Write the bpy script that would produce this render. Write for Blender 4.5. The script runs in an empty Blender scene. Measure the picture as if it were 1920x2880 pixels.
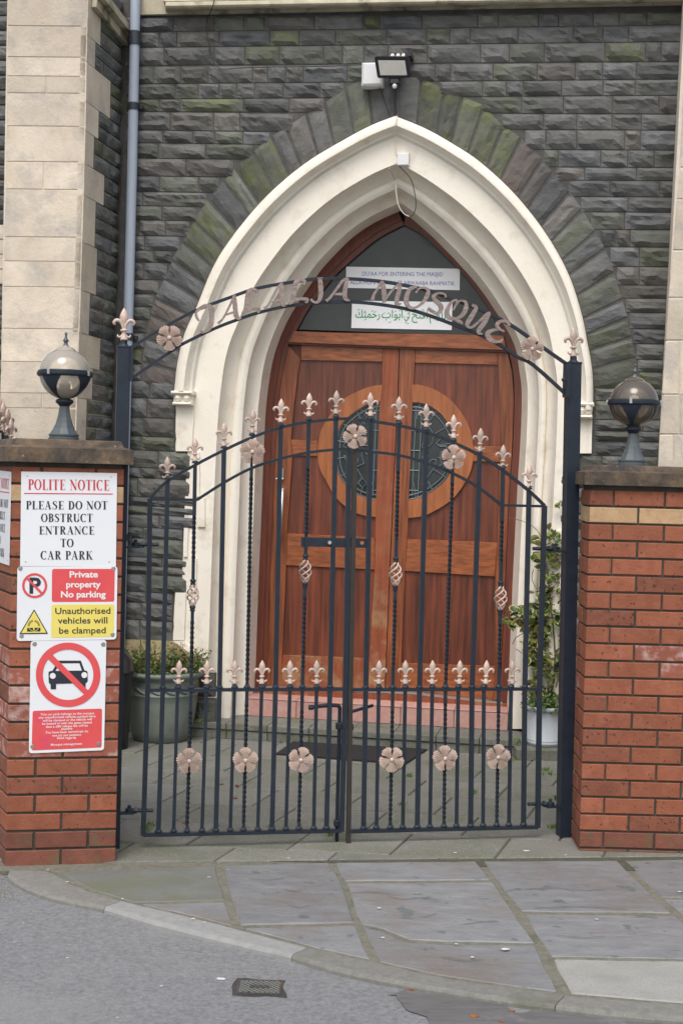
import bpy, math, random
from mathutils import Vector, Matrix, noise
random.seed(7)
SC = bpy.context.scene
COL = SC.collection
# ------------------------------------------------------------------ camera, world, sun, exposure
FPX = 4000.0; EYE = 1.63
ROLL = math.radians(1.5); PITCH = math.atan(100 / 4000)
Fv = Vector((0, math.cos(PITCH), -math.sin(PITCH)))
U0 = Vector((0, math.sin(PITCH), math.cos(PITCH))); X0 = Vector((1, 0, 0))
Rv = math.cos(ROLL) * X0 + math.sin(ROLL) * U0
Uv = -math.sin(ROLL) * X0 + math.cos(ROLL) * U0
CAM = Vector((0, 0, EYE))
cd = bpy.data.cameras.new('camera'); cam = bpy.data.objects.new('camera', cd); COL.objects.link(cam)
cam.matrix_world = Matrix(((Rv.x, Uv.x, -Fv.x, 0), (Rv.y, Uv.y, -Fv.y, 0), (Rv.z, Uv.z, -Fv.z, EYE), (0, 0, 0, 1)))
cd.sensor_fit = 'VERTICAL'; cd.sensor_height = 36; cd.lens = 50; cd.clip_end = 2000
SC.camera = cam
W = bpy.data.worlds.new('World'); SC.world = W; W.use_nodes = True
nt = W.node_tree; bg = nt.nodes['Background']
SUN_DIR = Vector((-0.22, -0.85, 1.35)).normalized()
sky = nt.nodes.new('ShaderNodeTexSky'); sky.sky_type = 'NISHITA'; sky.sun_disc = False
sky.sun_elevation = math.asin(SUN_DIR.z); sky.sun_rotation = math.atan2(SUN_DIR.x, SUN_DIR.y)
sky.dust_density = 4; sky.air_density = 1.4
hs = nt.nodes.new('ShaderNodeHueSaturation'); hs.inputs['Saturation'].default_value = 0.55
nt.links.new(sky.outputs[0], hs.inputs['Color']); nt.links.new(hs.outputs[0], bg.inputs[0])
bg.inputs[1].default_value = 0.14
sl = bpy.data.lights.new('sun', 'SUN'); sl.energy = 1.0; sl.angle = math.radians(30); sl.color = (1, .975, .94)
so = bpy.data.objects.new('sun', sl); COL.objects.link(so)
so.rotation_euler = SUN_DIR.to_track_quat('Z', 'Y').to_euler()
SC.view_settings.view_transform = 'Standard'; SC.view_settings.look = 'None'
SC.view_settings.exposure = 0.48; SC.view_settings.gamma = 1

# ------------------------------------------------------------------ planes of the place (measured), pixels -> metres
def ray(x, y): return Fv + Rv * ((x - 960) / FPX) + Uv * ((1440 - y) / FPX)
def gnd(x, y, z=0.0):
    d = ray(x, y); return CAM + d * ((z - EYE) / d.z)
class Plane:
    def __init__(s, x, y, yaw):
        a = math.radians(yaw); s.yaw = a
        s.o = Vector((x, y, 0)); s.u = Vector((math.cos(a), math.sin(a), 0)); s.n = Vector((math.sin(a), -math.cos(a), 0))
    def at(s, x, y, d=0.0):
        r = ray(x, y); return CAM + r * (((s.o + s.n * d) - CAM).dot(s.n) / r.dot(s.n))
    def w(s, u, z, d=0.0): return s.o + s.u * u + s.n * d + Vector((0, 0, z))
    def uz(s, x, y, d=0.0):
        q = s.at(x, y, d); return (q - s.o).dot(s.u), q.z
GATE = Plane(-.95, 6.07, 11.4)      # the two gate leaves and the arch with the name
LPIL = Plane(-1.125, 5.84, 11.5)    # front of the left brick pillar
RWAL = Plane(1.116, 6.25, 0.0)      # front of the right brick wall
FAC = Plane(-.45, 8.70, -10.5)      # stone front of the building
V = Vector
# ------------------------------------------------------------------ mesh builder and tagging
class MB:
    def __init__(s): s.v = []; s.f = []; s.m = []
    def add(s, vs, fs, mi=0):
        b = len(s.v); s.v += [V(p) for p in vs]; s.f += [tuple(i + b for i in f) for f in fs]; s.m += [mi] * len(fs)
    def build(s, name, mats, parent=None, smooth=False, loc=None):
        me = bpy.data.meshes.new(name)
        base = V(parent['_o']) if (parent is not None and '_o' in parent) else V((0, 0, 0))
        if loc is not None: off = V(loc)
        else: off = base
        me.from_pydata([tuple(p - off) for p in s.v], [], s.f)
        if not isinstance(mats, (list, tuple)): mats = [mats]
        for m in mats: me.materials.append(m)
        if len(mats) > 1: me.polygons.foreach_set('material_index', s.m)
        if smooth: me.polygons.foreach_set('use_smooth', [True] * len(me.polygons))
        me.update()
        return inst(name, me, parent, off)
def inst(name, me, parent=None, loc=(0, 0, 0), rot=None, scale=None):
    ob = bpy.data.objects.new(name, me); COL.objects.link(ob)
    loc = V(loc)
    if parent is not None:
        ob.parent = parent; ob.location = loc - V(parent['_o'])
    else: ob.location = loc
    ob['_o'] = tuple(loc)
    if rot is not None: ob.rotation_euler = rot
    if scale is not None: ob.scale = scale
    return ob
def empty(name, loc, label, cat, group=None):
    ob = bpy.data.objects.new(name, None); COL.objects.link(ob); ob.location = loc; ob['_o'] = tuple(V(loc))
    ob.empty_display_size = .1
    return tag(ob, label, cat, group)
def tag(ob, label=None, cat=None, group=None, kind=None):
    if label: ob['label'] = label
    if cat: ob['category'] = cat
    if group: ob['group'] = group
    if kind: ob['kind'] = kind
    return ob
def prism(mb, pts, n, t, mi=0, back=False):
    """closed outline (world points) with thickness t behind it"""
    k = len(pts); n = V(n).normalized()
    vs = [V(p) for p in pts] + [V(p) - n * t for p in pts]
    fs = [tuple(range(k))] + [(i, i + k, (i + 1) % k + k, (i + 1) % k) for i in range(k)]
    if back: fs.append(tuple(range(2 * k - 1, k - 1, -1)))
    mb.add(vs, fs, mi)
def ribbon(mb, L, R_, n=None, t=0, mi=0):
    k = len(L); vs = list(L) + list(R_)
    fs = [(i, i + 1, i + 1 + k, i + k) for i in range(k - 1)]
    if t:
        n = V(n); vs += [p - n * t for p in list(L) + list(R_)]
        fs += [(i + 1, i, i + 2 * k, i + 1 + 2 * k) for i in range(k - 1)]
        fs += [(i + k, i + k + 1, i + 3 * k + 1, i + 3 * k) for i in range(k - 1)]
        fs += [(0, k, 3 * k, 2 * k), (2 * k - 1, k - 1, 3 * k - 1, 4 * k - 1)]
    mb.add(vs, fs, mi)
def tube(mb, pts, r, seg=8, mi=0, cap=True, flat=1.0, fdir=None):
    pts = [V(p) for p in pts]; k = len(pts)
    rs = r if isinstance(r, (list, tuple)) else [r] * k
    up = V((0, 0, 1)); vs = []; fs = []
    prev = None
    for i, p in enumerate(pts):
        d = (pts[min(i + 1, k - 1)] - pts[max(i - 1, 0)])
        d = d.normalized() if d.length > 1e-9 else V((0, 0, 1))
        if prev is None:
            a = d.cross(up)
            if a.length < 1e-3: a = d.cross(V((1, 0, 0)))
        else: a = prev - d * prev.dot(d)
        a.normalize(); prev = a; b = d.cross(a)
        for j in range(seg):
            q = 2 * math.pi * j / seg
            off = (a * math.cos(q) + b * math.sin(q)) * rs[i]
            if fdir is not None: off -= fdir * off.dot(fdir) * (1 - flat)
            vs.append(p + off)
    for i in range(k - 1):
        for j in range(seg):
            fs.append((i * seg + j, i * seg + (j + 1) % seg, (i + 1) * seg + (j + 1) % seg, (i + 1) * seg + j))
    if cap: fs += [tuple(range(seg - 1, -1, -1)), tuple(range((k - 1) * seg, k * seg))]
    mb.add(vs, fs, mi)
def lathe(mb, prof, c=(0, 0, 0), seg=24, mi=0, sx=1, sy=1, rot=0):
    c = V(c); vs = []; fs = []
    for r, z in prof:
        for j in range(seg):
            q = 2 * math.pi * j / seg + rot; vs.append(c + V((r * math.cos(q) * sx, r * math.sin(q) * sy, z)))
    for i in range(len(prof) - 1):
        for j in range(seg): fs.append((i * seg + j, i * seg + (j + 1) % seg, (i + 1) * seg + (j + 1) % seg, (i + 1) * seg + j))
    mb.add(vs, fs, mi)
def squarebar(mb, pts, w, t, u, n, twist=0, mi=0, cap=True):
    """bar of section w (in plane) x t (along n); pts in plane of u and z; twist in turns"""
    pts = [V(p) for p in pts]; k = len(pts); vs = []; fs = []
    tot = sum((pts[i + 1] - pts[i]).length for i in range(k - 1)) or 1; s = 0
    for i, p in enumerate(pts):
        if i: s += (pts[i] - pts[i - 1]).length
        d = (pts[min(i + 1, k - 1)] - pts[max(i - 1, 0)]).normalized()
        a = d.cross(n).normalized(); b = V(n)
        q = twist * 2 * math.pi * s / tot
        if twist: a, b = a * math.cos(q) + b * math.sin(q), b * math.cos(q) - a * math.sin(q)
        for sx, sy in ((-1, -1), (1, -1), (1, 1), (-1, 1)): vs.append(p + a * (w / 2 * sx) + b * (t / 2 * sy))
    for i in range(k - 1):
        for j in range(4): fs.append((i * 4 + j, i * 4 + (j + 1) % 4, i * 4 + 4 + (j + 1) % 4, i * 4 + 4 + j))
    if cap: fs += [(3, 2, 1, 0), tuple(range(4 * k - 4, 4 * k))]
    mb.add(vs, fs, mi)
def boxw(mb, c, ax, ay, az, mi=0):
    """box by centre and three half-axis vectors"""
    c = V(c); vs = [c + ax * i + ay * j + az * k for i in (-1, 1) for j in (-1, 1) for k in (-1, 1)]
    mb.add(vs, [(0, 1, 3, 2), (4, 6, 7, 5), (0, 4, 5, 1), (2, 3, 7, 6), (0, 2, 6, 4), (1, 5, 7, 3)], mi)
def bevbox(mb, c, ax, ay, az, b, mi=0):
    """box with its front rim (towards ay negative) and vertical edges chamfered by b metres"""
    la, ly, lz = ax.length, ay.length, az.length; ux, uy, uz_ = ax.normalized(), ay.normalized(), az.normalized(); c = V(c)
    def ring(y, i): return [c + uy * y + ux * (sx * (la - i)) + uz_ * (sz * (lz - i)) for sx, sz in ((-1, -1), (1, -1), (1, 1), (-1, 1))]
    vs = ring(ly, 0) + ring(-ly + b, 0) + ring(-ly, b)
    fs = [(3, 2, 1, 0), (8, 9, 10, 11)]
    for k in (0, 4):
        for j in range(4): fs.append((k + j, k + (j + 1) % 4, k + 4 + (j + 1) % 4, k + 4 + j))
    mb.add(vs, fs, mi)
def spline(pts, n=6):
    out = []
    P = [V(p) for p in pts]
    for i in range(len(P) - 1):
        p0 = P[max(i - 1, 0)]; p1 = P[i]; p2 = P[i + 1]; p3 = P[min(i + 2, len(P) - 1)]
        for k in range(n):
            t = k / n
            out.append(.5 * ((2 * p1) + (p2 - p0) * t + (2 * p0 - 5 * p1 + 4 * p2 - p3) * t * t + (3 * p1 - p0 - 3 * p2 + p3) * t ** 3))
    out.append(P[-1]); return out
def resample(pts, n):
    P = [V(p) for p in pts]; L = [0]
    for i in range(len(P) - 1): L.append(L[-1] + (P[i + 1] - P[i]).length)
    out = []; j = 0
    for k in range(n):
        t = L[-1] * k / (n - 1)
        while j < len(P) - 2 and L[j + 1] < t: j += 1
        out.append(P[j].lerp(P[j + 1], min(1, max(0, (t - L[j]) / max(1e-9, L[j + 1] - L[j])))))
    return out
def xat(pts, y):
    """x of a px polyline (sorted by y) at y"""
    if y <= pts[0][1]: return pts[0][0]
    for a, b in zip(pts, pts[1:]):
        if a[1] <= y <= b[1] and b[1] > a[1]: return a[0] + (b[0] - a[0]) * (y - a[1]) / (b[1] - a[1])
    return pts[-1][0]
# ------------------------------------------------------------------ materials
def mat(name, c1, c2=None, rough=.7, metal=0, scale=8, stretch=None, detail=5, bump=0, bscale=60, c3=None, s3=3, t3=(.55, .7),
        rand=True, rv=.12, spec=.5, speck=None, coat=0, contrast=.25, wearz=None):
    m = bpy.data.materials.new(name); m.use_nodes = True; t = m.node_tree; P = t.nodes['Principled BSDF']
    N = t.nodes.new; Lk = t.links.new
    P.inputs['Roughness'].default_value = rough; P.inputs['Metallic'].default_value = metal
    P.inputs['Specular IOR Level'].default_value = spec
    if coat: P.inputs['Coat Weight'].default_value = coat; P.inputs['Coat Roughness'].default_value = .25
    if c2 is None and not bump:
        P.inputs['Base Color'].default_value = (*c1, 1); return m
    tc = N('ShaderNodeTexCoord'); vec = tc.outputs['Object']
    if rand:
        oi = N('ShaderNodeObjectInfo'); mu = N('ShaderNodeMath'); mu.operation = 'MULTIPLY'; mu.inputs[1].default_value = 57.3
        Lk(oi.outputs['Random'], mu.inputs[0]); ad = N('ShaderNodeVectorMath'); ad.operation = 'ADD'
        Lk(vec, ad.inputs[0]); Lk(mu.outputs[0], ad.inputs[1]); vec = ad.outputs[0]
    v2 = vec
    if stretch:
        mp = N('ShaderNodeMapping'); mp.inputs['Scale'].default_value = stretch; Lk(vec, mp.inputs[0]); v2 = mp.outputs[0]
    n1 = N('ShaderNodeTexNoise'); n1.inputs['Scale'].default_value = scale; n1.inputs['Detail'].default_value = detail; n1.inputs['Roughness'].default_value = .6
    Lk(v2, n1.inputs['Vector'])
    rp = N('ShaderNodeValToRGB'); rp.color_ramp.elements[0].position = .5 - contrast; rp.color_ramp.elements[1].position = .5 + contrast
    rp.color_ramp.elements[0].color = (*c1, 1); rp.color_ramp.elements[1].color = (*(c2 or c1), 1)
    Lk(n1.outputs[0], rp.inputs[0]); col = rp.outputs[0]
    if c3:
        n3 = N('ShaderNodeTexNoise'); n3.inputs['Scale'].default_value = s3; n3.inputs['Detail'].default_value = 6; n3.inputs['Roughness'].default_value = .65
        Lk(vec, n3.inputs['Vector'])
        mr = N('ShaderNodeMapRange'); mr.inputs[1].default_value = t3[0]; mr.inputs[2].default_value = t3[1]; Lk(n3.outputs[0], mr.inputs[0]); fac = mr.outputs[0]
        if wearz:
            sp = N('ShaderNodeSeparateXYZ'); Lk(tc.outputs['Object'], sp.inputs[0]); wz = N('ShaderNodeMapRange'); wz.inputs[1].default_value = wearz[0]; wz.inputs[2].default_value = wearz[1]; wz.inputs[3].default_value = 1; wz.inputs[4].default_value = wearz[2]; Lk(sp.outputs[2], wz.inputs[0])
            ml = N('ShaderNodeMath'); ml.operation = 'MULTIPLY'; Lk(fac, ml.inputs[0]); Lk(wz.outputs[0], ml.inputs[1]); fac = ml.outputs[0]
        mx = N('ShaderNodeMix'); mx.data_type = 'RGBA'; Lk(fac, mx.inputs[0]); Lk(col, mx.inputs[6]); mx.inputs[7].default_value = (*c3, 1); col = mx.outputs[2]
    if speck:
        sc_, cc, th = speck
        vn = N('ShaderNodeTexNoise'); vn.inputs['Scale'].default_value = sc_; vn.inputs['Detail'].default_value = 2; Lk(vec, vn.inputs['Vector'])
        mr = N('ShaderNodeMapRange'); mr.inputs[1].default_value = th; mr.inputs[2].default_value = th + .05; Lk(vn.outputs[0], mr.inputs[0])
        mx = N('ShaderNodeMix'); mx.data_type = 'RGBA'; Lk(mr.outputs[0], mx.inputs[0]); Lk(col, mx.inputs[6]); mx.inputs[7].default_value = (*cc, 1); col = mx.outputs[2]
    if rand and rv:
        ma = N('ShaderNodeMapRange'); ma.inputs[3].default_value = 1 - rv; ma.inputs[4].default_value = 1 + rv
        Lk(oi.outputs['Random'], ma.inputs[0]); hsv = N('ShaderNodeHueSaturation'); Lk(ma.outputs[0], hsv.inputs['Value']); Lk(col, hsv.inputs['Color']); col = hsv.outputs[0]
    Lk(col, P.inputs['Base Color'])
    if bump:
        nb = N('ShaderNodeTexNoise'); nb.inputs['Scale'].default_value = bscale; nb.inputs['Detail'].default_value = 6; nb.inputs['Roughness'].default_value = .7
        Lk(v2 if stretch else vec, nb.inputs['Vector'])
        bm = N('ShaderNodeBump'); bm.inputs['Strength'].default_value = 1; bm.inputs['Distance'].default_value = bump
        Lk(nb.outputs[0], bm.inputs['Height']); Lk(bm.outputs[0], P.inputs['Normal'])
    return m
M = {}
st = dict(scale=7, bump=.009, bscale=16, rough=.85, rv=.24, stretch=(1, 1, 1.8), speck=(38, (.16, .155, .15), .70))
M['stone'] = [mat('stone grey', (.084, .085, .085), (.158, .157, .153), c3=(.10, .105, .088), s3=4, t3=(.5, .75), **st),
              mat('stone brown', (.084, .081, .077), (.162, .153, .143), c3=(.09, .092, .078), s3=4, t3=(.5, .75), **st),
              mat('stone green', (.085, .090, .080), (.15, .156, .136), c3=(.105, .115, .072), s3=5, t3=(.45, .72), **st),
              mat('stone blue', (.074, .077, .081), (.152, .156, .16), c3=(.085, .092, .078), s3=4, t3=(.5, .75), **st)]
M['moss'] = mat('stone mossy', (.078, .082, .068), (.13, .135, .112), c3=(.125, .14, .062), s3=6, t3=(.45, .66), scale=7, bump=.007, bscale=20, rough=.9, rv=.2)
M['pinkstone'] = mat('stone pinkish', (.092, .08, .074), (.158, .132, .12), c3=(.10, .10, .08), s3=5, scale=7, bump=.007, bscale=20, rough=.9, rv=.15)
M['mortar'] = mat('mortar', (.055, .054, .052), (.115, .11, .102), scale=14, bump=.003, bscale=80, rough=.95, rand=False)
M['ashlar'] = mat('bath stone', (.52, .44, .345), (.68, .60, .49), c3=(.40, .365, .33), s3=4.5, t3=(.48, .7), scale=5, bump=.005, bscale=40, rough=.9, rv=.12, speck=(30, (.40, .33, .25), .74))
M['ashlar_joint'] = mat('lime mortar', (.56, .50, .42), (.68, .60, .50), scale=20, bump=.002, rough=.95, rand=False)
M['mould'] = mat('weathered moulding stone', (.30, .28, .19), (.55, .49, .38), c3=(.10, .09, .065), s3=5, t3=(.52, .68), scale=9, bump=.003, rough=.9, rand=False)
M['cream'] = mat('cream masonry paint', (.81, .748, .645), (.85, .80, .71), c3=(.64, .56, .44), s3=7, t3=(.54, .78), scale=3, bump=.0025, bscale=35, rough=.75, rand=False, speck=(55, (.45, .38, .28), .78))
M['plinth'] = mat('mossy sandstone', (.16, .15, .08), (.33, .27, .15), c3=(.12, .13, .05), s3=9, scale=8, bump=.006, bscale=30, rough=.95)
M['wood_v'] = mat('hardwood upright grain', (.125, .034, .013), (.31, .092, .031), contrast=.17, scale=9, stretch=(6, 6, .35), rough=.42, bump=.0008, bscale=30, rv=.08, coat=.15, detail=6)
M['wood_h'] = mat('hardwood level grain', (.165, .047, .017), (.36, .11, .036), contrast=.17, scale=9, stretch=(.35, 6, 6), rough=.42, bump=.0008, bscale=30, rv=.06, coat=.15, detail=6)
M['wood_p'] = mat('hardwood panel', (.068, .018, .011), (.205, .053, .024), contrast=.17, scale=7, stretch=(5, 5, .3), rough=.4, bump=.0006, bscale=30, rv=.18, coat=.2, detail=6)
M['wood_r'] = mat('orange hardwood', (.235, .072, .023), (.42, .14, .046), contrast=.2, scale=7, stretch=(4, 4, .5), rough=.4, bump=.0006, bscale=30, rv=.03, coat=.2)
M['wood_w'] = mat('worn hardwood', (.17, .038, .016), (.32, .085, .03), wearz=(.55, 1.15, .22), c3=(.36, .225, .115), s3=5.5, t3=(.47, .66), scale=9, stretch=(6, 6, .35), rough=.55, bump=.001, rv=.05)
M['wood_f'] = mat('dark red frame', (.085, .020, .012), (.18, .045, .022), scale=9, stretch=(6, 6, .4), rough=.45, bump=.0008, coat=.1, c3=(.28, .12, .06), s3=5, t3=(.68, .8))
M['iron'] = mat('blue black gloss paint', (.010, .016, .027), (.018, .027, .042), rough=.42, scale=20, bump=.0006, bscale=50, spec=.4, rv=.05)
M['irontw'] = mat('blue black twisted iron', (.010, .015, .024), (.016, .023, .034), rough=.6, scale=20, spec=.25, rv=.05)
M['ironb'] = mat('brown black iron', (.02, .018, .017), (.035, .028, .022), rough=.45, scale=20, bump=.0006, bscale=50)
M['rose'] = mat('copper pink paint', (.44, .33, .275), (.60, .475, .41), c3=(.42, .27, .19), s3=25, t3=(.5, .75), rough=.42, metal=.12, scale=30, bump=.0006, bscale=80, rv=.16)
M['rosel'] = mat('pale copper paint', (.50, .385, .33), (.66, .54, .48), c3=(.45, .30, .22), s3=30, t3=(.5, .72), rough=.45, scale=40, bump=.0006, bscale=80, rv=.08)
M['letter'] = mat('hammered pink letter', (.17, .125, .112), (.37, .295, .27), scale=60, stretch=(.6, 1, 1.6), rough=.5, metal=.2, bump=.004, bscale=45, rv=.04)
bk = dict(scale=16, rough=.85, bump=.003, bscale=70, rv=.13)
M['brick'] = mat('red brick', (.215, .066, .034), (.315, .105, .053), c3=(.30, .112, .07), s3=14, speck=(65, (.10, .035, .025), .66), **bk)
M['brickk'] = mat('darker brick', (.165, .052, .03), (.25, .085, .046), c3=(.22, .10, .07), s3=14, speck=(55, (.07, .03, .02), .62), **bk)
M['brick2'] = mat('brick with salt bloom', (.235, .075, .045), (.33, .108, .07), c3=(.46, .33, .30), s3=16, t3=(.5, .68), speck=(70, (.09, .03, .02), .70), **bk)
M['brickd'] = mat('damp low brick', (.14, .050, .034), (.22, .078, .050), c3=(.12, .10, .05), s3=12, t3=(.52, .7), speck=(75, (.06, .03, .02), .70), **bk)
M['buff'] = mat('buff brick', (.40, .25, .13), (.52, .35, .20), c3=(.36, .20, .13), s3=14, speck=(60, (.2, .12, .06), .70), **bk)
M['bmortar'] = mat('dark joint', (.035, .033, .028), (.075, .072, .055), scale=20, rough=1, bump=.002, rand=False)
M['coping'] = mat('weathered coping', (.05, .038, .028), (.20, .135, .085), c3=(.045, .04, .036), s3=9, t3=(.42, .62), scale=22, rough=.9, bump=.003, bscale=70, detail=8, speck=(60, (.26, .2, .14), .7))
M['flag'] = mat('pennant flagstone', (.165, .172, .182), (.25, .254, .26), c3=(.185, .168, .156), s3=2.0, t3=(.48, .66), scale=9, rough=.6, bump=.012, bscale=7, rv=.12, stretch=(1, 1.8, 1), speck=(14, (.13, .145, .145), .64), detail=9)
M['flagc'] = mat('light concrete slab', (.25, .25, .235), (.335, .33, .305), scale=8, rough=.85, bump=.002, bscale=80, speck=(150, (.2, .19, .17), .62))
M['flagg'] = mat('mossy flagstone', (.135, .142, .135), (.20, .205, .195), c3=(.15, .158, .115), s3=5, t3=(.42, .62), scale=6, rough=.8, bump=.004, bscale=14)
M['pmortar'] = mat('joint filling', (.12, .115, .088), (.215, .205, .165), c3=(.10, .107, .07), s3=8, scale=30, rough=1, bump=.006, bscale=60, rand=False, speck=(90, (.25, .23, .19), .68))
M['ymortar'] = mat('mossy slab joint', (.05, .055, .035), (.11, .11, .075), c3=(.07, .09, .03), s3=8, scale=30, rough=1, bump=.006, bscale=60, rand=False)
M['slab'] = mat('exposed aggregate slab', (.15, .15, .135), (.215, .21, .185), c3=(.13, .14, .10), s3=3.0, t3=(.46, .68), scale=70, rough=.9, bump=.003, bscale=110, rv=.10, speck=(150, (.30, .29, .26), .62))
M['kerb'] = mat('kerb concrete', (.15, .147, .132), (.22, .217, .198), c3=(.12, .12, .09), s3=4, scale=40, rough=.9, bump=.0025, bscale=90, rv=.06, speck=(120, (.28, .26, .22), .66))
M['kerbl'] = mat('kerb granite', (.22, .223, .22), (.31, .31, .30), scale=30, rough=.85, bump=.002, bscale=90, rv=.04)
M['asphalt'] = mat('asphalt', (.15, .153, .160), (.32, .322, .33), c3=(.30, .298, .292), s3=1.3, t3=(.48, .75), scale=60, rough=.9, bump=.010, bscale=110, rand=False, speck=(260, (.32, .32, .32), .66), detail=6)
M['tarpatch'] = mat('dark tar', (.03, .03, .03), (.06, .058, .055), scale=20, rough=.8, bump=.003, bscale=120, rand=False)
M['gutter'] = mat('gutter dirt', (.095, .09, .09), (.17, .163, .165), c3=(.20, .20, .205), s3=4, t3=(.56, .68), scale=9, stretch=(1, 5, 1), rough=.8, bump=.004, bscale=40, rand=False)
M['tile'] = mat('pink step tile', (.42, .22, .19), (.52, .30, .26), c3=(.48, .33, .29), s3=9, scale=30, rough=.7, bump=.001, rv=.07)
M['stepc'] = mat('grey step block', (.13, .13, .115), (.20, .20, .175), c3=(.10, .11, .05), s3=6, t3=(.5, .68), scale=40, rough=.9, bump=.003, bscale=80, rv=.1)
M['mat'] = mat('rubber mat', (.012, .011, .012), (.024, .021, .022), scale=60, rough=.95, bump=.003, bscale=120, rand=False)
M['white'] = mat('white sign face', (.72, .74, .78), (.76, .77, .79), scale=4, rough=.35, bump=.0001, rand=False, c3=(.70, .68, .58), s3=5, t3=(.62, .8))
M['paper'] = mat('laminated paper', (.84, .85, .87), rough=.3)
M['red'] = mat('sign red', (.66, .06, .07), (.70, .10, .10), scale=5, rough=.4, rand=False, c3=(.62, .05, .13), s3=4)
M['red2'] = mat('serif red', (.55, .05, .07), rough=.5)
M['yellow'] = mat('sign yellow', (.75, .62, .10), (.77, .65, .17), scale=5, rough=.4, rand=False)
M['ink'] = mat('sign black', (.02, .025, .035), rough=.4)
M['winkt'] = mat('sign white lettering', (.78, .76, .76), rough=.4)
M['blueink'] = mat('blue print', (.16, .17, .50), rough=.5)
M['greenink'] = mat('green print', (.02, .30, .10), rough=.5)
M['screw'] = mat('screw metal', (.35, .35, .33), (.5, .5, .48), rough=.35, metal=.8, scale=40, rand=False)
M['lead'] = mat('lead came', (.16, .19, .21), rough=.45, metal=.5)
M['pipe'] = mat('grey blue drainpipe', (.30, .35, .43), (.37, .42, .50), scale=4, stretch=(4, 4, .4), rough=.5, rand=False, bump=.0003)
M['pipeb'] = mat('dark pipe collar', (.018, .024, .032), (.03, .036, .045), rough=.5, scale=8)
M['plasticw'] = mat('white plastic', (.70, .70, .70), (.76, .76, .76), rough=.45, scale=6, c3=(.55, .55, .38), s3=12, t3=(.6, .75), bump=.0003)
M['cable'] = mat('black cable', (.015, .016, .02), rough=.5)
M['cablew'] = mat('pale cable', (.45, .43, .36), rough=.5)
M['lens'] = mat('floodlight lens', (.56, .54, .50), (.64, .62, .58), rough=.3, scale=20, rand=False)
M['lampiron'] = mat('grey green lamp paint', (.05, .062, .07), (.085, .10, .108), rough=.45, scale=20, bump=.0006, bscale=60, spec=.5)
M['urn'] = mat('green glazed urn', (.14, .165, .145), (.21, .235, .21), c3=(.12, .135, .105), s3=5, scale=6, rough=.5, bump=.0015, bscale=50, rand=False)
M['potw'] = mat('pale grey pot', (.42, .46, .50), (.50, .53, .57), scale=5, rough=.45, rand=False, bump=.0004)
M['soil'] = mat('soil', (.02, .015, .01), (.05, .04, .025), scale=40, rough=1, bump=.01, rand=False)
M['leafg'] = mat('leaf green', (.075, .14, .03), (.15, .25, .06), scale=30, rough=.55, rv=.3)
M['leafd'] = mat('holly green', (.018, .05, .016), (.045, .095, .03), scale=40, rough=.3, rv=.25)
M['leafy'] = mat('leaf margin yellow', (.36, .38, .10), (.52, .50, .19), scale=40, rough=.4, rv=.15)
M['flower'] = mat('red flower', (.38, .03, .035), (.5, .1, .08), scale=30, rough=.6)
M['stem'] = mat('stem', (.08, .075, .035), (.16, .14, .07), scale=20, rough=.8)
M['litter'] = mat('brown leaf litter', (.16, .06, .02), (.3, .13, .05), scale=20, rough=.9)
M['gum'] = mat('white droppings', (.6, .6, .58), rough=.8)
M['cast'] = mat('rusty cast iron', (.05, .042, .04), (.12, .095, .085), scale=20, rough=.7, metal=.3, bump=.001)
M['steel'] = mat('brushed steel', (.45, .46, .48), (.55, .56, .58), rough=.35, metal=.8, scale=20, rand=False)
M['blackp'] = mat('black plastic', (.012, .013, .016), (.02, .021, .025), rough=.3, scale=10)
def glassy(name, tint, dark, refl=.9, fac=.35):
    """see-through tinted sheet with a reflection"""
    m = bpy.data.materials.new(name); m.use_nodes = True; t = m.node_tree; N = t.nodes.new; Lk = t.links.new
    for n_ in list(t.nodes):
        if n_.type != 'OUTPUT_MATERIAL': t.nodes.remove(n_)
    out = [n_ for n_ in t.nodes if n_.type == 'OUTPUT_MATERIAL'][0]
    tr = N('ShaderNodeBsdfTransparent'); tr.inputs[0].default_value = (*tint, 1)
    df = N('ShaderNodeBsdfDiffuse'); df.inputs[0].default_value = (*dark, 1)
    m1 = N('ShaderNodeMixShader'); m1.inputs[0].default_value = fac; Lk(tr.outputs[0], m1.inputs[1]); Lk(df.outputs[0], m1.inputs[2])
    gl = N('ShaderNodeBsdfGlossy'); gl.inputs[0].default_value = (refl, refl, refl, 1); gl.inputs['Roughness'].default_value = .06
    fr = N('ShaderNodeFresnel'); fr.inputs[0].default_value = 1.55
    m2 = N('ShaderNodeMixShader'); Lk(fr.outputs[0], m2.inputs[0]); Lk(m1.outputs[0], m2.inputs[1]); Lk(gl.outputs[0], m2.inputs[2]); Lk(m2.outputs[0], out.inputs[0])
    return m
M['globe'] = glassy('smoked globe', (.9, .83, .72), (.78, .71, .60), 1, .40)  # pale diffuse part paints bright backdrop and sky reflection into the glass
M['globe_dark_bg'] = glassy('smoked globe with dark backdrop tint', (.72, .62, .50), (.26, .22, .18), 1, .32)  # same glass, its dark backdrop painted into tint and diffuse
M['pane'] = mat('dark window glass', (.030, .036, .038), (.062, .072, .076), scale=3, rough=.09, rand=False, spec=.35, c3=(.07, .085, .092), s3=2.2, t3=(.55, .75))  # opaque; paler noise patches paint reflections into the glass colour
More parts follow.
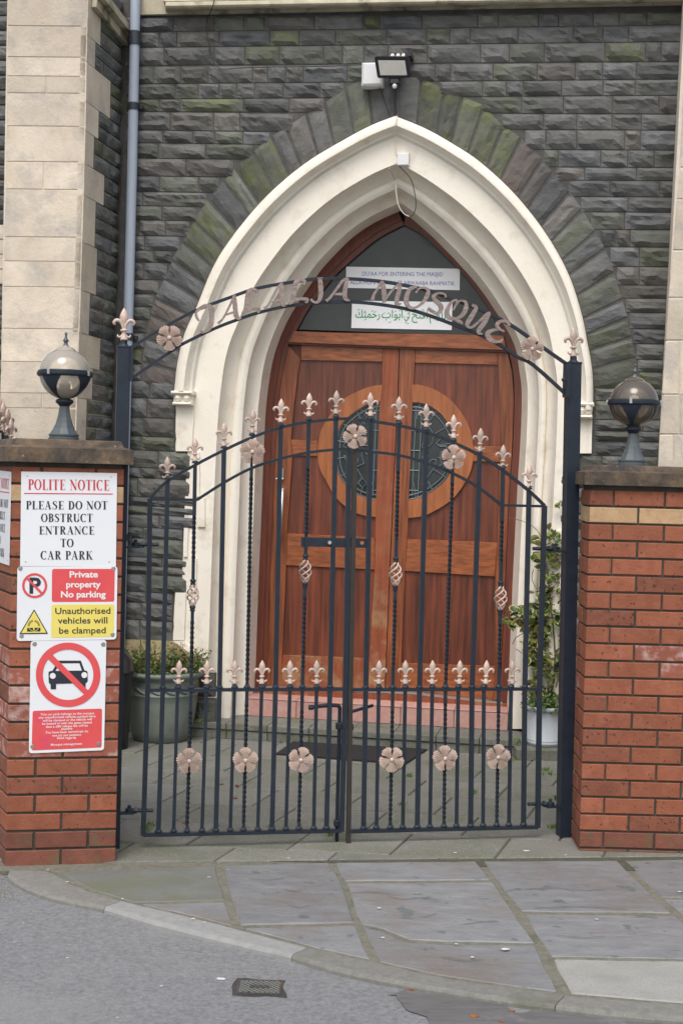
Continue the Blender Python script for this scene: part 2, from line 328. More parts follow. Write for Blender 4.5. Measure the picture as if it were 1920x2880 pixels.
# ================================================================== GROUND
def flatpoly(mb, pts, z, t=0.05, bev=.004, mi=0):
    """slab from ground outline (world xy), top at z, with a small chamfer"""
    P = [V((p[0], p[1], 0)) for p in pts]; c = sum(P, V()) / len(P)
    a = sum(P[i].x * P[(i + 1) % len(P)].y - P[(i + 1) % len(P)].x * P[i].y for i in range(len(P)))
    if a < 0: P = P[::-1]
    k = len(P)
    inn = []
    for i in range(k):
        d1 = (P[i] - P[i - 1]).normalized(); d2 = (P[(i + 1) % k] - P[i]).normalized()
        nn = V((-d1.y - d2.y, d1.x + d2.x, 0)); nn = nn.normalized() if nn.length > 1e-6 else V()
        inn.append(P[i] + nn * bev * 1.3)
    vs = [p + V((0, 0, z)) for p in inn] + [p + V((0, 0, z - bev)) for p in P] + [p + V((0, 0, z - t)) for p in P]
    fs = [tuple(range(k))] + [(i, i + k, (i + 1) % k + k, (i + 1) % k)[::-1] for i in range(k)] + [(i + k, i + 2 * k, (i + 1) % k + 2 * k, (i + 1) % k + k)[::-1] for i in range(k)]
    mb.add(vs, fs, mi)
def shrink(pts, g):
    P = [V((p[0], p[1], 0)) for p in pts]; k = len(P)
    a = sum(P[i].x * P[(i + 1) % k].y - P[(i + 1) % k].x * P[i].y for i in range(k))
    if a < 0: P = P[::-1]
    out = []
    for i in range(k):
        d1 = (P[i] - P[i - 1]).normalized(); d2 = (P[(i + 1) % k] - P[i]).normalized()
        n1 = V((-d1.y, d1.x, 0)); n2 = V((-d2.y, d2.x, 0)); b = n1 + n2
        out.append(P[i] + b * (g / max(.35, b.dot(n1))))
    return out
def wobble(pts, step=.09, amp=.006, seed=0):
    out = []; k = len(pts)
    for i in range(k):
        a = V(pts[i]); b = V(pts[(i + 1) % k]); n_ = max(1, int((b - a).length / step)); d = (b - a); q = V((-d.y, d.x, 0)).normalized() if d.length else V()
        for j in range(n_):
            p = a.lerp(b, j / n_); out.append(p + q * (noise.noise(V((p.x * 9, p.y * 9, seed))) * amp * 2))
    return out
ROADZ = -.024
mb = MB(); mb.add([(-150, -60, ROADZ), (150, -60, ROADZ), (150, 260, ROADZ), (-150, 260, ROADZ)], [(0, 1, 2, 3)])
road = tag(mb.build('road', M['asphalt']), kind='structure')
# kerb line, inner and outer (photo px on the pavement level)
KI = [(30, 2446), (80, 2448), (141, 2450), (233, 2499), (343, 2533), (551, 2582), (870, 2665), (1052, 2705), (1235, 2747), (1468, 2781), (1591, 2799), (1920, 2824), (2300, 2845)]
KO = [(22, 2462), (31, 2469), (80, 2496), (165, 2524), (294, 2551), (429, 2591), (674, 2652), (821, 2686), (960, 2727), (1205, 2775), (1487, 2818), (1719, 2848), (1920, 2864), (2300, 2888)]
ki = [gnd(*p) for p in KI]; ko = [gnd(*p) for p in KO]
# bed of the pavement and yard
mb = MB()
far = [V((6, 9.9, 0)), V((-6, 9.9, 0)), V((-6, 5.6, 0))]
bed = [p.copy() for p in ki] + far
flatpoly(mb, bed, -.004, .1, .001)
pavement = tag(mb.build('pavement', M['pmortar']), kind='structure')
def flag(px, m='flag', z=0, name='flagstone', par=None, g=.007, seed=0):
    P = [gnd(*p) for p in px]; P = wobble(shrink(P, g), .1, .004, seed)
    b = MB(); flatpoly(b, P, z + random.uniform(-.0015, .002), .03, .005); return b.build(name, M[m], par or pavement)
KIg = lambda x: xat([(b, a) for a, b in KI], x)  # y of kerb inner line at x
flags = [
 ([(166, 2452), (612, 2434), (637, 2531), (373, 2538), (250, 2500)], 'flagg'),
 ([(390, 2541), (637, 2535), (660, 2606), (560, 2581)], 'flag'),
 ([(624, 2434), (925, 2424), (963, 2478), (1003, 2594), (672, 2602), (648, 2531)], 'flag'),
 ([(676, 2608), (1003, 2599), (1046, 2700), (880, 2664)], 'flag'),
 ([(937, 2425), (1340, 2421), (1382, 2474), (966, 2478)], 'flag'),
 ([(968, 2483), (1388, 2479), (1450, 2564), (1505, 2652), (1254, 2648), (1150, 2642), (1080, 2615), (1010, 2597)], 'flag'),
 ([(1014, 2602), (1080, 2620), (1150, 2647), (1254, 2653), (1508, 2656), (1575, 2790), (1468, 2777), (1235, 2743), (1062, 2704)], 'flag'),
 ([(1353, 2421), (1738, 2419), (1836, 2518), (1890, 2568), (1462, 2562), (1396, 2478)], 'flag'),
 ([(1465, 2568), (1900, 2573), (2060, 2700), (1545, 2690)], 'flag'),
 ([(1549, 2695), (2060, 2704), (2200, 2836), (1920, 2821), (1600, 2794)], 'flagc'),
 ([(1750, 2419), (2000, 2412), (2080, 2526), (1852, 2522)], 'flag'),
 ([(1858, 2527), (2080, 2530), (2140, 2600), (2010, 2640), (1912, 2568)], 'flag'),
]
for i, (px, m) in enumerate(flags): flag(px, m, seed=i)
# fine cracks and lifted layers in the flagstones
for P_ in ([(1090, 2520), (1130, 2528), (1180, 2524), (1230, 2530)], [(1180, 2580), (1215, 2572), (1225, 2568)], [(1300, 2600), (1350, 2592), (1400, 2590)], [(1030, 2604), (1075, 2612), (1110, 2634), (1165, 2646)],
           [(800, 2500), (830, 2506), (850, 2500)], [(810, 2545), (840, 2551), (870, 2547)], [(1480, 2500), (1560, 2496), (1640, 2504), (1700, 2500)], [(1500, 2554), (1620, 2549), (1760, 2556)], [(1560, 2630), (1640, 2636), (1700, 2633)], [(980, 2512), (1050, 2508), (1100, 2514)], [(700, 2470), (760, 2474), (800, 2468)], [(1240, 2690), (1300, 2700), (1360, 2697)], [(1340, 2500), (1352, 2530), (1380, 2556)]):
    q_ = [gnd(x, y, .0042) for x, y in P_]; c_ = spline(q_, 8); b = MB()
    w_ = [.0016 + .0022 * abs(noise.noise(p * 30)) * math.sin(math.pi * i / (len(c_) - 1)) for i, p in enumerate(c_)]
    ribbon(b, [p + V((0, w, 0)) for p, w in zip(c_, w_)], [p - V((0, w, 0)) for p, w in zip(c_, w_)]); tag(b.build('crack', M['mortar'], pavement), kind='stuff')
# kerb stones
kerb = MB(); kerb.add([(p.x, p.y, -.03) for p in ki + ko[::-1]], [tuple(range(len(ki) + len(ko)))]); kerb = tag(kerb.build('kerb', M['pmortar']), kind='structure')
KI2 = resample(spline(ki, 6), 400); KO2 = resample(spline(ko, 6), 400)
def kidx(P, x):
    return min(range(400), key=lambda i: abs(P[i].x - x))
cuts = [(-99, -99), (gnd(343, 2533).x, gnd(294, 2551).x), (gnd(870, 2665).x, gnd(821, 2686).x), (gnd(1591, 2799).x, gnd(1560, 2830).x), (gnd(2250, 2843).x, gnd(2250, 2885).x)]
for j in range(len(cuts) - 1):
    A = KI2[kidx(KI2, cuts[j][0]):kidx(KI2, cuts[j + 1][0]) + 1]; B = KO2[kidx(KO2, cuts[j][1]):kidx(KO2, cuts[j + 1][1]) + 1]
    A[-1] = A[-1].lerp(A[-2], .35); B[-1] = B[-1].lerp(B[-2], .35)
    nk = 14; A = resample(A, nk); B = resample(B, nk)
    b = MB(); rows = []
    prof = [(0.03, -.004), (.06, 0), (.86, -.0005), (.95, -.004), (1.0, -.012), (1.01, -.04)]
    vs = []
    for i in range(nk):
        for t_, z in prof:
            p = A[i].lerp(B[i], t_); vs.append((p.x, p.y, z + noise.noise(p * 20) * .001))
    kk = len(prof); fs = [(i * kk + q, i * kk + q + 1, (i + 1) * kk + q + 1, (i + 1) * kk + q) for i in range(nk - 1) for q in range(kk - 1)]
    fs += [tuple(range(kk - 1, -1, -1)), tuple(range((nk - 1) * kk, nk * kk))]
    b.add(vs, fs); b.build('kerb_stone', M['kerbl'] if j == 1 else M['kerb'], kerb)
# dark dirt in the gutter on the right
b = MB(); G = [gnd(*p, ROADZ) for p in [(1080, 2792), (1215, 2794), (1400, 2824), (1600, 2856), (1950, 2884), (1950, 2960), (1500, 2950), (1220, 2900), (1120, 2840)]]
G = wobble(G, .03, .05, 5); b.add([p + V((0, 0, .004)) for p in G], [tuple(range(len(G)))]); tag(b.build('gutter_dirt', M['gutter']), kind='stuff')
# yard behind the gate: slabs laid in bond
yard = MB(); yo = [gnd(335, 2425), gnd(1650, 2418)]
b = MB(); ybed = [V((-2.2, 5.97, 0)), V((2.4, 5.97, 0)), V((2.4, 9.0, 0)), V((-2.2, 9.2, 0))]
b.add([p + V((0, 0, -.002)) for p in ybed], [(0, 1, 2, 3)]); yard = tag(b.build('yard', M['ymortar']), kind='structure')
A0 = math.radians(-5.0); B0 = math.radians(72.5); ua = V((math.cos(A0), math.sin(A0), 0)); ub = V((math.cos(B0), math.sin(B0), 0))
org = gnd(560, 2380)
slab_me = {}
frontL = gnd(343, 2428); frontR = gnd(1650, 2414)
def fy(x): return frontL.y + (frontR.y - frontL.y) * (x - frontL.x) / (frontR.x - frontL.x)
FU = FAC.u; 
for r in range(-1, 9):
    for c in range(-9, 12):
        o = org + ub * (r * .388 / math.sin(B0 - A0) * 1.0) + ua * (c * .445 + (r % 2) * .22 - .06)
        cn = [o, o + ua * .445, o + ua * .445 + ub * .4, o + ub * .4]
        cn = [V(p) for p in cn]
        if r == -1:
            pass
        cen = sum(cn, V()) / 4
        if cen.x < -1.75 or cen.x > 1.9 or cen.y > 8.95: continue
        # clip the front edge to the boundary with the flagstones
        if all(p.y < fy(p.x) + .02 for p in cn): continue
        cc = []
        for i in range(4):
            a, d = cn[i], cn[(i + 1) % 4]; fa, fd = a.y - fy(a.x) - .012, d.y - fy(d.x) - .012
            if fa >= 0: cc.append(a)
            if fa * fd < 0: cc.append(a.lerp(d, fa / (fa - fd)))
        if len(cc) < 3: continue
        P = shrink(cc, .0045)
        b = MB(); flatpoly(b, P, .004 + random.uniform(-.0015, .0015), .03, .004)
        b.build('paving_slab', M['slab'], yard)

# ================================================================== BUILDING
bld = empty('stone_building', FAC.w(0, 0, 0), 'dark rock-faced stone mosque building with cream pointed arch doorway', 'building')
# arch contours in photo px, from foot to apex
L8 = [(711, 2020), (716, 1928), (719.5, 1860), (727, 1640), (736, 1427), (740.7, 1290), (747.6, 1152), (754, 1094), (765, 1025), (782, 965.5), (812, 896), (858, 823), (891, 776), (920, 740), (985, 674), (1050, 628), (1128, 592)]
L0 = [(446, 2020), (452, 1900), (460, 1700), (469, 1427), (476, 1290), (485, 1152), (491, 1100), (500, 1022), (520, 939), (551, 870), (612, 729), (704, 603), (784, 520.5), (870, 452), (960, 398), (1040, 355), (1110.5, 327)]
R8 = [(1420, 2050), (1425, 1978), (1431.5, 1860), (1440.7, 1635), (1453, 1390), (1462, 1243), (1466.4, 1114), (1459, 1041), (1443.8, 966), (1388.7, 869.6), (1327, 784), (1235.6, 686), (1170, 626), (1128, 592)]
R0 = [(1618, 2050), (1624, 1978), (1631, 1860), (1642, 1635), (1656, 1390), (1663, 1243), (1666, 1087), (1660.7, 1020.5), (1650, 964), (1633.6, 882), (1597, 771.6), (1535.6, 661), (1450, 551), (1352, 459), (1270, 404), (1192.7, 361), (1110.5, 327)]
NC = 64
def cont(pts, side):
    s = spline([V((a, b, 0)) for a, b in pts], 8)
    # resample so that the jamb (below y=1100) and the arc share the same stations on every line
    j = min(range(len(s)), key=lambda i: abs(s[i].y - 1100))
    return resample(s[:j + 1], 20)[:-1] + resample(s[j:], NC - 19)
cL0, cL8, cR0, cR8 = cont(L0, -1), cont(L8, -1), cont(R0, 1), cont(R8, 1)
def linept(side, i, t, d):
    a, b = (cL0[i], cL8[i]) if side < 0 else (cR0[i], cR8[i])
    p = a.lerp(b, t); return FAC.at(p.x, p.y, d)
def linepx(side, i, t):
    a, b = (cL0[i], cL8[i]) if side < 0 else (cR0[i], cR8[i]); return a.lerp(b, t)
def loft(mb, prof, i0_, i1):
    for side in (-1, 1):
        i0 = i0_ - (1 if side > 0 and i0_ else 0)
        k = len(prof); vs = []; fs = []
        for i in range(i0, i1):
            for t_, d in prof: vs.append(linept(side, i, t_, d))
        for i in range(i1 - i0 - 1):
            for q in range(k - 1):
                f = (i * k + q, i * k + q + 1, (i + 1) * k + q + 1, (i + 1) * k + q); fs.append(f if side < 0 else f[::-1])
        mb.add(vs, fs)
mb = MB()
for seg_ in ([(.19, .004), (.495, .004)], [(.495, .004), (.505, -.012), (.53, -.055), (.57, -.098), (.62, -.128), (.655, -.14)], [(.655, -.14), (.658, -.118)], [(.658, -.118), (.68, -.108), (.72, -.112), (.76, -.13)],
             [(.76, -.13), (.765, -.16), (.785, -.205), (.83, -.245), (.88, -.266), (.915, -.272)], [(.915, -.272), (.918, -.285), (1.0, -.47)]):
    loft(mb, seg_, 0, NC)
sur = mb.build('arch_moulding', M['cream'], bld, smooth=False)
for p in sur.data.polygons: p.use_smooth = True
mb = MB()
for seg_ in ([(-.004, -.02), (-.004, .045)], [(-.004, .045), (.012, .075), (.06, .088), (.095, .086)], [(.095, .086), (.105, .068), (.125, .058), (.14, .03), (.165, .020)], [(.165, .020), (.185, .016)], [(.185, .016), (.187, .010), (.212, .009), (.215, .003)]):
    loft(mb, seg_, 19, NC)
hood = mb.build('hood_mould', M['cream'], bld)
for p in hood.data.polygons: p.use_smooth = True
# label stops
for side, x0, x1, y0, y1 in ((-1, 489, 545, 1101, 1140), (1, 1622, 1666, 1134, 1176)):
    c = FAC.at((x0 + x1) / 2, (y0 + y1) / 2, .035); hw = abs(FAC.uz(x1, y0)[0] - FAC.uz(x0, y0)[0]) / 2; hh = (y1 - y0) * 8.8 / 4000 / 2
    mb = MB(); zz = V((0, 0, 1))
    bevbox(mb, c + zz * hh * .75, FAC.u * (hw + .006), -FAC.n * .055, zz * hh * .25, .012)
    bevbox(mb, c - zz * hh * .8, FAC.u * hw * .95, -FAC.n * .045, zz * hh * .2, .01)
    boxw(mb, c - FAC.n * .01, FAC.u * hw * .9, -FAC.n * .03, zz * hh * .6)
    for s in (-.45, .45): lathe(mb, [(0, hh * .5), (.02, hh * .4), (.024, 0), (.016, -hh * .5), (0, -hh * .62)], c + FAC.u * hw * s + FAC.n * .022, 10)
    mb.build('label_stop', M['cream'], bld)
# painted white quoins beside the jamb (flush with the wall)
def plate(name, px, d, t, m, par, plane=FAC):
    b = MB(); P = [plane.at(x, y, d) for x, y in px]; prism(b, P, plane.n, t); return b.build(name, M[m], par)
def inner(side, y):  # px x where the flat band begins on the jamb
    P = [linepx(side, i, .21) for i in range(NC)]
    return xat(sorted([(p.x, p.y) for p in P], key=lambda q: q[1]), y)
for pts in ([(496, 1141), (495, 1269)], [(541, 1272), (541, 1397)], [(556, 1400), (556, 1482)], [(519, 1485), (515, 1566)], [(533, 1571), (531, 1664)], [(492, 1667), (488, 1801)], [(488, 1803), (527, 1841)], [(527, 1843), (522, 2020)]):
    (xa, ya), (xb, yb) = pts
    xi0, xi1 = inner(-1, ya), inner(-1, yb)
    if xi0 < xa: xi0 = xa + 14
    if xi1 < xb: xi1 = xb + 14
    n_ = 7; Lp = [(xa + (xb - xa) * k / n_ + random.uniform(-1.5, 1.5), ya + (yb - ya) * k / n_) for k in range(n_ + 1)]
    plate('jamb_quoin', Lp + [(xi1 + 6, yb), (xi0 + 6, ya)], .018, .06, 'cream', bld)
for (xa, ya), (xb, yb) in (((1664, 1178), (1662, 1275)), ((1629, 1280), (1627, 1330)), ((1600, 1364), (1598, 1408)), ((1585, 1492), (1582, 1570)), ((1600, 1572), (1598, 1700)), ((1570, 1702), (1568, 1850)), ((1600, 1852), (1594, 2050))):
    x0, x1 = min(inner(1, ya), xa - 20), min(inner(1, yb), xb - 20)
    plate('jamb_quoin', [(x0 - 6, ya), (xa, ya), (xb, yb), (x1 - 6, yb)], .018, .06, 'cream', bld)
# backing wall with the opening left out
mb = MB()
TM = .45
for side in (-1, 1):
    xo = 230 if side < 0 else 2000
    for i in range(NC - 1):
        a = linepx(side, i, TM); b_ = linepx(side, i + 1, TM)
        q = [FAC.at(a.x, a.y, -.004), FAC.at(xo, a.y, -.004), FAC.at(xo, b_.y, -.004), FAC.at(b_.x, b_.y, -.004)]
        mb.add(q, [(0, 1, 2, 3) if side > 0 else (3, 2, 1, 0)])
ap = linepx(-1, NC - 1, TM)
top = -420
prism(mb, [FAC.at(230, top, -.004), FAC.at(2000, top, -.004), FAC.at(2000, ap.y, -.004), FAC.at(230, ap.y, -.004)], FAC.n, .3)
wall = mb.build('wall', M['mortar'], bld)
# stones ----------------------------------------------------------------
def rock(mb, c, n, amp=.022, seed=0, step=.03, mi=0, base=.0):
    """rock-faced stone: c = 4 corners TL TR BR BL (world), n outwards"""
    TL, TR, BR, BL = [V(p) for p in c]; w_ = ((TR - TL).length + (BR - BL).length) / 2; h_ = ((TL - BL).length + (TR - BR).length) / 2
    nx = max(4, min(14, int(w_ / step))); ny = max(4, min(8, int(h_ / step * 1.25)))
    off = V((seed * 7.13, seed * 3.7, seed * 1.9)); vs = []; fs = []
    til = random.uniform(-.3, .3); til2 = random.uniform(-.45, .35); cut = random.uniform(.35, .8)
    for j in range(ny + 1):
        for i in range(nx + 1):
            u_, v_ = i / nx, j / ny
            if 0 < i < nx: u_ += random.uniform(-.25, .25) / nx
            if 0 < j < ny: v_ += random.uniform(-.22, .22) / ny
            p = TL.lerp(TR, u_).lerp(BL.lerp(BR, u_), v_)
            e = min(u_ * w_, (1 - u_) * w_, v_ * h_, (1 - v_) * h_)
            k = min(1, max(0, e / .022)); k = k ** .6
            q = V((u_ * w_ * 7, v_ * h_ * 16, 0)) + off
            r = noise.noise(q) * .75 + noise.noise(q * 2.7) * .4 + .62 + til * (u_ - .5) + til2 * (v_ - .5)
            led = .18 if v_ < cut + .25 * noise.noise(V((u_ * w_ * 9, seed, 3))) else -.06
            d = base + (amp * max(.08, r + led)) * k + (0 if (i in (0, nx) or j in (0, ny)) else 0)
            if i in (0, nx) or j in (0, ny):
                d = base; p = p + (sum((TL, TR, BR, BL), V()) / 4 - p) * .004 * random.random()
            vs.append(p + n * d)
    for j in range(ny):
        for i in range(nx):
            a = j * (nx + 1) + i; fs.append((a, a + nx + 1, a + nx + 2, a + 1))
    rim = [i for i in range(nx + 1)] + [j * (nx + 1) + nx for j in range(1, ny + 1)] + [ny * (nx + 1) + i for i in range(nx - 1, -1, -1)] + [j * (nx + 1) for j in range(ny - 1, 0, -1)]
    b0 = len(vs)
    for i in rim: vs.append(vs[i] - n * .03)
    m_ = len(rim)
    for i in range(m_): fs.append((rim[i], rim[(i + 1) % m_], b0 + (i + 1) % m_, b0 + i))
    mb.add(vs, fs, mi)
sid = [0]
def stone(c, n, parent, m=None, amp=.025, name='stone', base=.0, step=.03):
    sid[0] += 1; b = MB(); rock(b, c, n, amp, sid[0], step, base=base)
    r = random.random()
    if m is None:
        y = (sum((V(p) for p in c), V()) / 4).z
        pg = .30 if y < 3.2 else .12
        m = M['stone'][2] if r < pg else (M['stone'][1] if r < pg + .22 else (M['stone'][3] if r < pg + .42 else M['stone'][0]))
        if random.random() < .05: m = M['moss']
    return b.build(name, m, parent)
LB = [49, 93, 136, 187, 236, 279, 314, 366, 402, 445, 495, 539, 579, 619, 663, 704, 738, 787, 827, 863, 900, 937, 980, 1025, 1071, 1120, 1175, 1228, 1267, 1316, 1345, 1390, 1423, 1448, 1482, 1515, 1549, 1592, 1616, 1659, 1696, 1745, 1800]
RB = [34, 72, 119, 174, 223, 268, 321, 366, 422, 471, 508, 554, 597, 646, 695, 750, 802, 839, 879, 925, 967, 1011, 1046, 1093, 1128, 1181, 1213, 1243, 1283, 1330, 1375, 1410, 1450, 1490, 1540, 1590, 1640, 1690, 1740, 1800, 1850, 1900, 1960, 2030, 2090]
# outer line of the ring of arch stones
GL = [(1110, 190), (1030, 215), (960, 250), (918, 282), (851, 325), (765, 380), (722.6, 416), (673.6, 453), (630.7, 505), (588, 551), (551, 606), (526.6, 661), (490, 704), (477.6, 753), (450, 802), (428.7, 857), (412, 925), (402, 990), (398, 1050), (397, 1085)]
GR = [(1110, 190), (1165, 205), (1229, 239), (1284.6, 263), (1352, 288), (1388.7, 331), (1440.7, 367), (1492.8, 410), (1532.6, 453), (1572.4, 508), (1615, 551), (1652, 612), (1685.7, 667.5), (1719, 735), (1741, 814), (1762, 876), (1774.5, 940), (1786.6, 990), (1790.6, 1034), (1792, 1085)]
def slope(y): return math.tan(math.radians(2.5 - .0026 * (1340 - y))) if y > 900 else math.tan(math.radians(1.36 - .0012 * (900 - y)))
def course(x0, x1, ya0, ya1, yb0, yb1, first=0):
    """stones between x0..x1; top line y ya0 at x0 -> ya1 at x1, bottom yb0 -> yb1"""
    g = 3.2; x = x0; w_ = x1 - x0
    if w_ < 12: return
    lens = []
    while sum(lens) < w_: lens.append(random.choice((55, 80, 100, 120, 130, 160)) * random.uniform(.8, 1.15))
    if len(lens) > 1 and w_ - sum(lens[:-1]) < 34: lens.pop()
    k = w_ / sum(lens)
    if k > 1.6 and len(lens) == 1: k = w_ / lens[0]
    for l in lens:
        xa, xb = x + g / 2, x + l * k - g / 2; ta = (xa - x0) / w_; tb = (xb - x0) / w_
        c = [FAC.at(xa, ya0 + (ya1 - ya0) * ta + g / 2), FAC.at(xb, ya0 + (ya1 - ya0) * tb + g / 2), FAC.at(xb, yb0 + (yb1 - yb0) * tb - g / 2), FAC.at(xa, yb0 + (yb1 - yb0) * ta - g / 2)]
        stone(c, FAC.n, wall); x += l * k
def lr(i):
    return LB[i], RB[i]
XL, XR = 352, 1905
def ringx(G, y):
    P = sorted(G, key=lambda q: q[1]); return xat(P, y)
for i in range(3):   # full courses above the arch
    a0, a1 = lr(i); b0, b1 = lr(i + 1); course(XL, XR + 30, a0 - 2, a1 - 2, b0 - 2, b1 - 2)
for i in range(3, len(LB) - 1):
    y0, y1 = LB[i], LB[i + 1]; ym = (y0 + y1) / 2
    xl = 352 if ym < 900 else (345 if ym < 1300 else 335)
    xr = ringx(GL, ym) - 1 if ym < 1085 else None
    if i < 6:
        f = .5; s_ = lambda x, k: LB[k] + (RB[k] - LB[k]) * (x - 400) / 1460
        xr = ringx(GL, ym - 10) + 2; course(xl, xr, s_(xl, i), s_(xr, i), s_(xl, i + 1), s_(xr, i + 1))
        ymr = (RB[i] + RB[i + 1]) / 2; xq = ringx(GR, ymr - 4) - 2; course(xq, XR + 20, s_(xq, i), s_(XR, i), s_(xq, i + 1), s_(XR, i + 1)); continue
    if xr is None:
        xr = 491 if ym < 1273 else (538 if ym < 1398 else (554 if ym < 1484 else (514 if ym < 1568 else (529 if ym < 1666 else 486))))
    if ym > 1273:
        qs = [1398, 1484, 1568, 1666, 1802]; y0 = min([y0] + [q for q in qs if abs(q - y0) < 22], key=lambda q: (q == y0, abs(q - y0))); y1 = min([y1] + [q for q in qs if abs(q - y1) < 22], key=lambda q: (q == y1, abs(q - y1)))
        if y1 - y0 < 9: continue
        ym = (y0 + y1) / 2; xr = 538 if ym < 1398 else (554 if ym < 1484 else (514 if ym < 1568 else (529 if ym < 1666 else 486)))
    s0 = slope(y0); s1 = slope(y1)
    course(xl, xr, y0 + (xl - 420) * s0, y0 + (xr - 420) * s0, y1 + (xl - 420) * s1, y1 + (xr - 420) * s1)
for i in range(6, len(RB) - 1):
    y0, y1 = RB[i], RB[i + 1]; ym = (y0 + y1) / 2
    xr = 1925 - max(0, (ym - 300)) * .066 if ym < 1330 else 1860
    if ym < 1085: xl = ringx(GR, ym) + 1
    else: xl = 1672 if ym < 1178 else (1668 if ym < 1278 else (1633 if ym < 1330 else (1572 if ym < 1363 else (1606 if ym < 1410 else (1572 if ym < 1490 else 1606)))))
    s0 = slope(y0) * .35; s1 = slope(y1) * .35
    if ym > 1400: xr = 1830
    course(xl, xr, y0 + (xl - 1800) * s0, y0 + (xr - 1800) * s0, y1 + (xl - 1800) * s1, y1 + (xr - 1800) * s1)
# ring of arch stones
ring = MB(); ring.add([FAC.at(x, y, -.006) for x, y in ((1100, 200), (1120, 200), (1120, 300), (1100, 300))], [(0, 1, 2, 3)]); ring = ring.build('arch_ring', M['mortar'], bld)
for side, G, n_ in ((-1, GL, 18), (1, GR, 18)):
    out = resample(spline([V((a, b, 0)) for a, b in G], 5)[::-1], 200)
    inn = resample([(linepx(side, i, -.012)) for i in range(19, NC)], 200)
    cutsi = [0]; 
    while cutsi[-1] < 199: cutsi.append(cutsi[-1] + 199 / n_ * random.uniform(.72, 1.3))
    k = 199 / cutsi[-1]; cutsi = [int(c * k) for c in cutsi]
    for a, b_ in zip(cutsi, cutsi[1:]):
        g = .8
        a1 = a + g; b1 = b_ - g
        f = lambda P, t_: P[int(t_)].lerp(P[min(199, int(t_) + 1)], t_ - int(t_))
        oa, ob, ia, ib = f(out, a1), f(out, b1), f(inn, a1), f(inn, b1)
        oa = oa.lerp(ia, .02); ob = ob.lerp(ib, .02)
        if side < 0: c = [ob, ib, ia, oa]
        else: c = [ib, ob, oa, ia]
        c = [FAC.at(p.x, p.y) for p in c]
        cy = (oa.y + ia.y) / 2; r = random.random()
        m = None
        if side > 0 and 245 < cy < 470 and r < .7: m = M['moss']
        elif side > 0 and 470 < cy < 640 and r < .6: m = M['pinkstone']
        elif side < 0 and 380 < cy < 560 and r < .45: m = M['moss']
        elif side < 0 and cy > 790 and r < .2: m = M['pinkstone']
        elif r < .35: m = M['stone'][2]
        stone(c, FAC.n, ring, m, amp=.016, name='voussoir', step=.032)
# mossy plinth stones at the foot of the wall
for px in ([(300, 1797), (395, 1800), (395, 1880), (300, 1872)], [(398, 1800), (488, 1804), (528, 1845), (545, 1872), (520, 1890), (398, 1884)]):
    b = MB(); P = [FAC.at(x, y, .02 + (.09 if y > 1830 else 0)) for x, y in px]; prism(b, P, FAC.n, .15); b.build('plinth_stone', M['plinth'], bld)
for i in range(5):
    xa = 300 + i * 62; stone([FAC.at(xa, 1892, .03), FAC.at(xa + 58, 1893, .03), FAC.at(xa + 56, 1960, .03), FAC.at(xa - 2, 1960, .03)], FAC.n, wall)
    stone([FAC.at(xa, 1964, .03), FAC.at(xa + 58, 1965, .03), FAC.at(xa + 56, 2060, .03), FAC.at(xa - 2, 2060, .03)], FAC.n, wall)
# string course over the doorway
def extr(name, prof, xa, ya, xb, yb, m, par, plane=FAC):
    """profile [(dy px, d)] swept between two px points"""
    b = MB(); k = len(prof); vs = [plane.at(xa, ya + dy, d) for dy, d in prof] + [plane.at(xb, yb + dy, d) for dy, d in prof]
    b.add(vs, [(i, i + 1, k + i + 1, k + i) for i in range(k - 1)] + [tuple(range(k - 1, -1, -1)), tuple(range(k, 2 * k))]); return b.build(name, m, par)
extr('string_course', [(-80, -.02), (-80, .03), (0, .03), (4, .012), (4, -.02)], 388, 41, 1925, 11, M['mould'], bld)
extr('string_roll', [(-12, 0), (-12, .10), (-7, .125), (0, .135), (6, .125), (11, .10), (14, .05), (14, 0)], 466, 16, 1925, -8, M['mould'], bld)
xs = [460, 700, 960, 1210, 1480, 1740, 1930]
for a, b_ in zip(xs, xs[1:]):
    ya = 12 - 24 * (a - 460) / 1465 - 3; yb = 12 - 24 * (b_ - 460) / 1465 - 3
    extr('string_block', [(-110, -.02), (-110, .09), (0, .11), (3, .10), (3, -.02)], a + 1, ya - 6, b_ - 1, yb - 6, M['ashlar'], bld)
# left buttress of dressed stone -----------------------------------------
BD = .60
but = MB()
LE = [(20, -90), (22, 61), (18, 490), (9, 857), (1, 1102), (-3, 1300), (-18, 2130)]
RE = [(249, -90), (248, 0), (243.7, 165), (240.7, 343), (235.8, 520), (229.6, 735), (225, 888), (223, 931), (216.8, 1109.6), (213, 1237), (209, 1400), (188, 2130)]
JY = [-90, 73.5, 160.5, 214, 262, 355, 455, 533, 667, 735, 807, 925, 1018, 1106, 1148, 1260, 1400, 1520, 1640, 1780, 1900, 2010, 2130]
TE = [(280, -90, 98), (264.5, 98, 174), (303, 174, 285), (272.5, 285, 367), (260, 367, 459), (286, 459, 548), (263, 548, 680), (266, 680, 815), (248, 815, 935), (274, 935, 1028), (254, 1028, 1118), (238.5, 1118, 1240), (262, 1240, 1340), (235, 1340, 1460), (258, 1460, 1580), (230, 1580, 1720), (250, 1720, 1860), (222, 1860, 2000), (240, 2000, 2130)]
P = [FAC.at(xat(LE, y) + 3, y, BD - .005) for y in (-90, 2135)]; Q = [FAC.at(xat(RE, y) - 2, y, BD - .005) for y in (-90, 2135)]
prism(but, [P[0], Q[0], Q[1], P[1]], FAC.n, .6, back=True)
but = but.build('buttress', M['ashlar_joint'], bld)
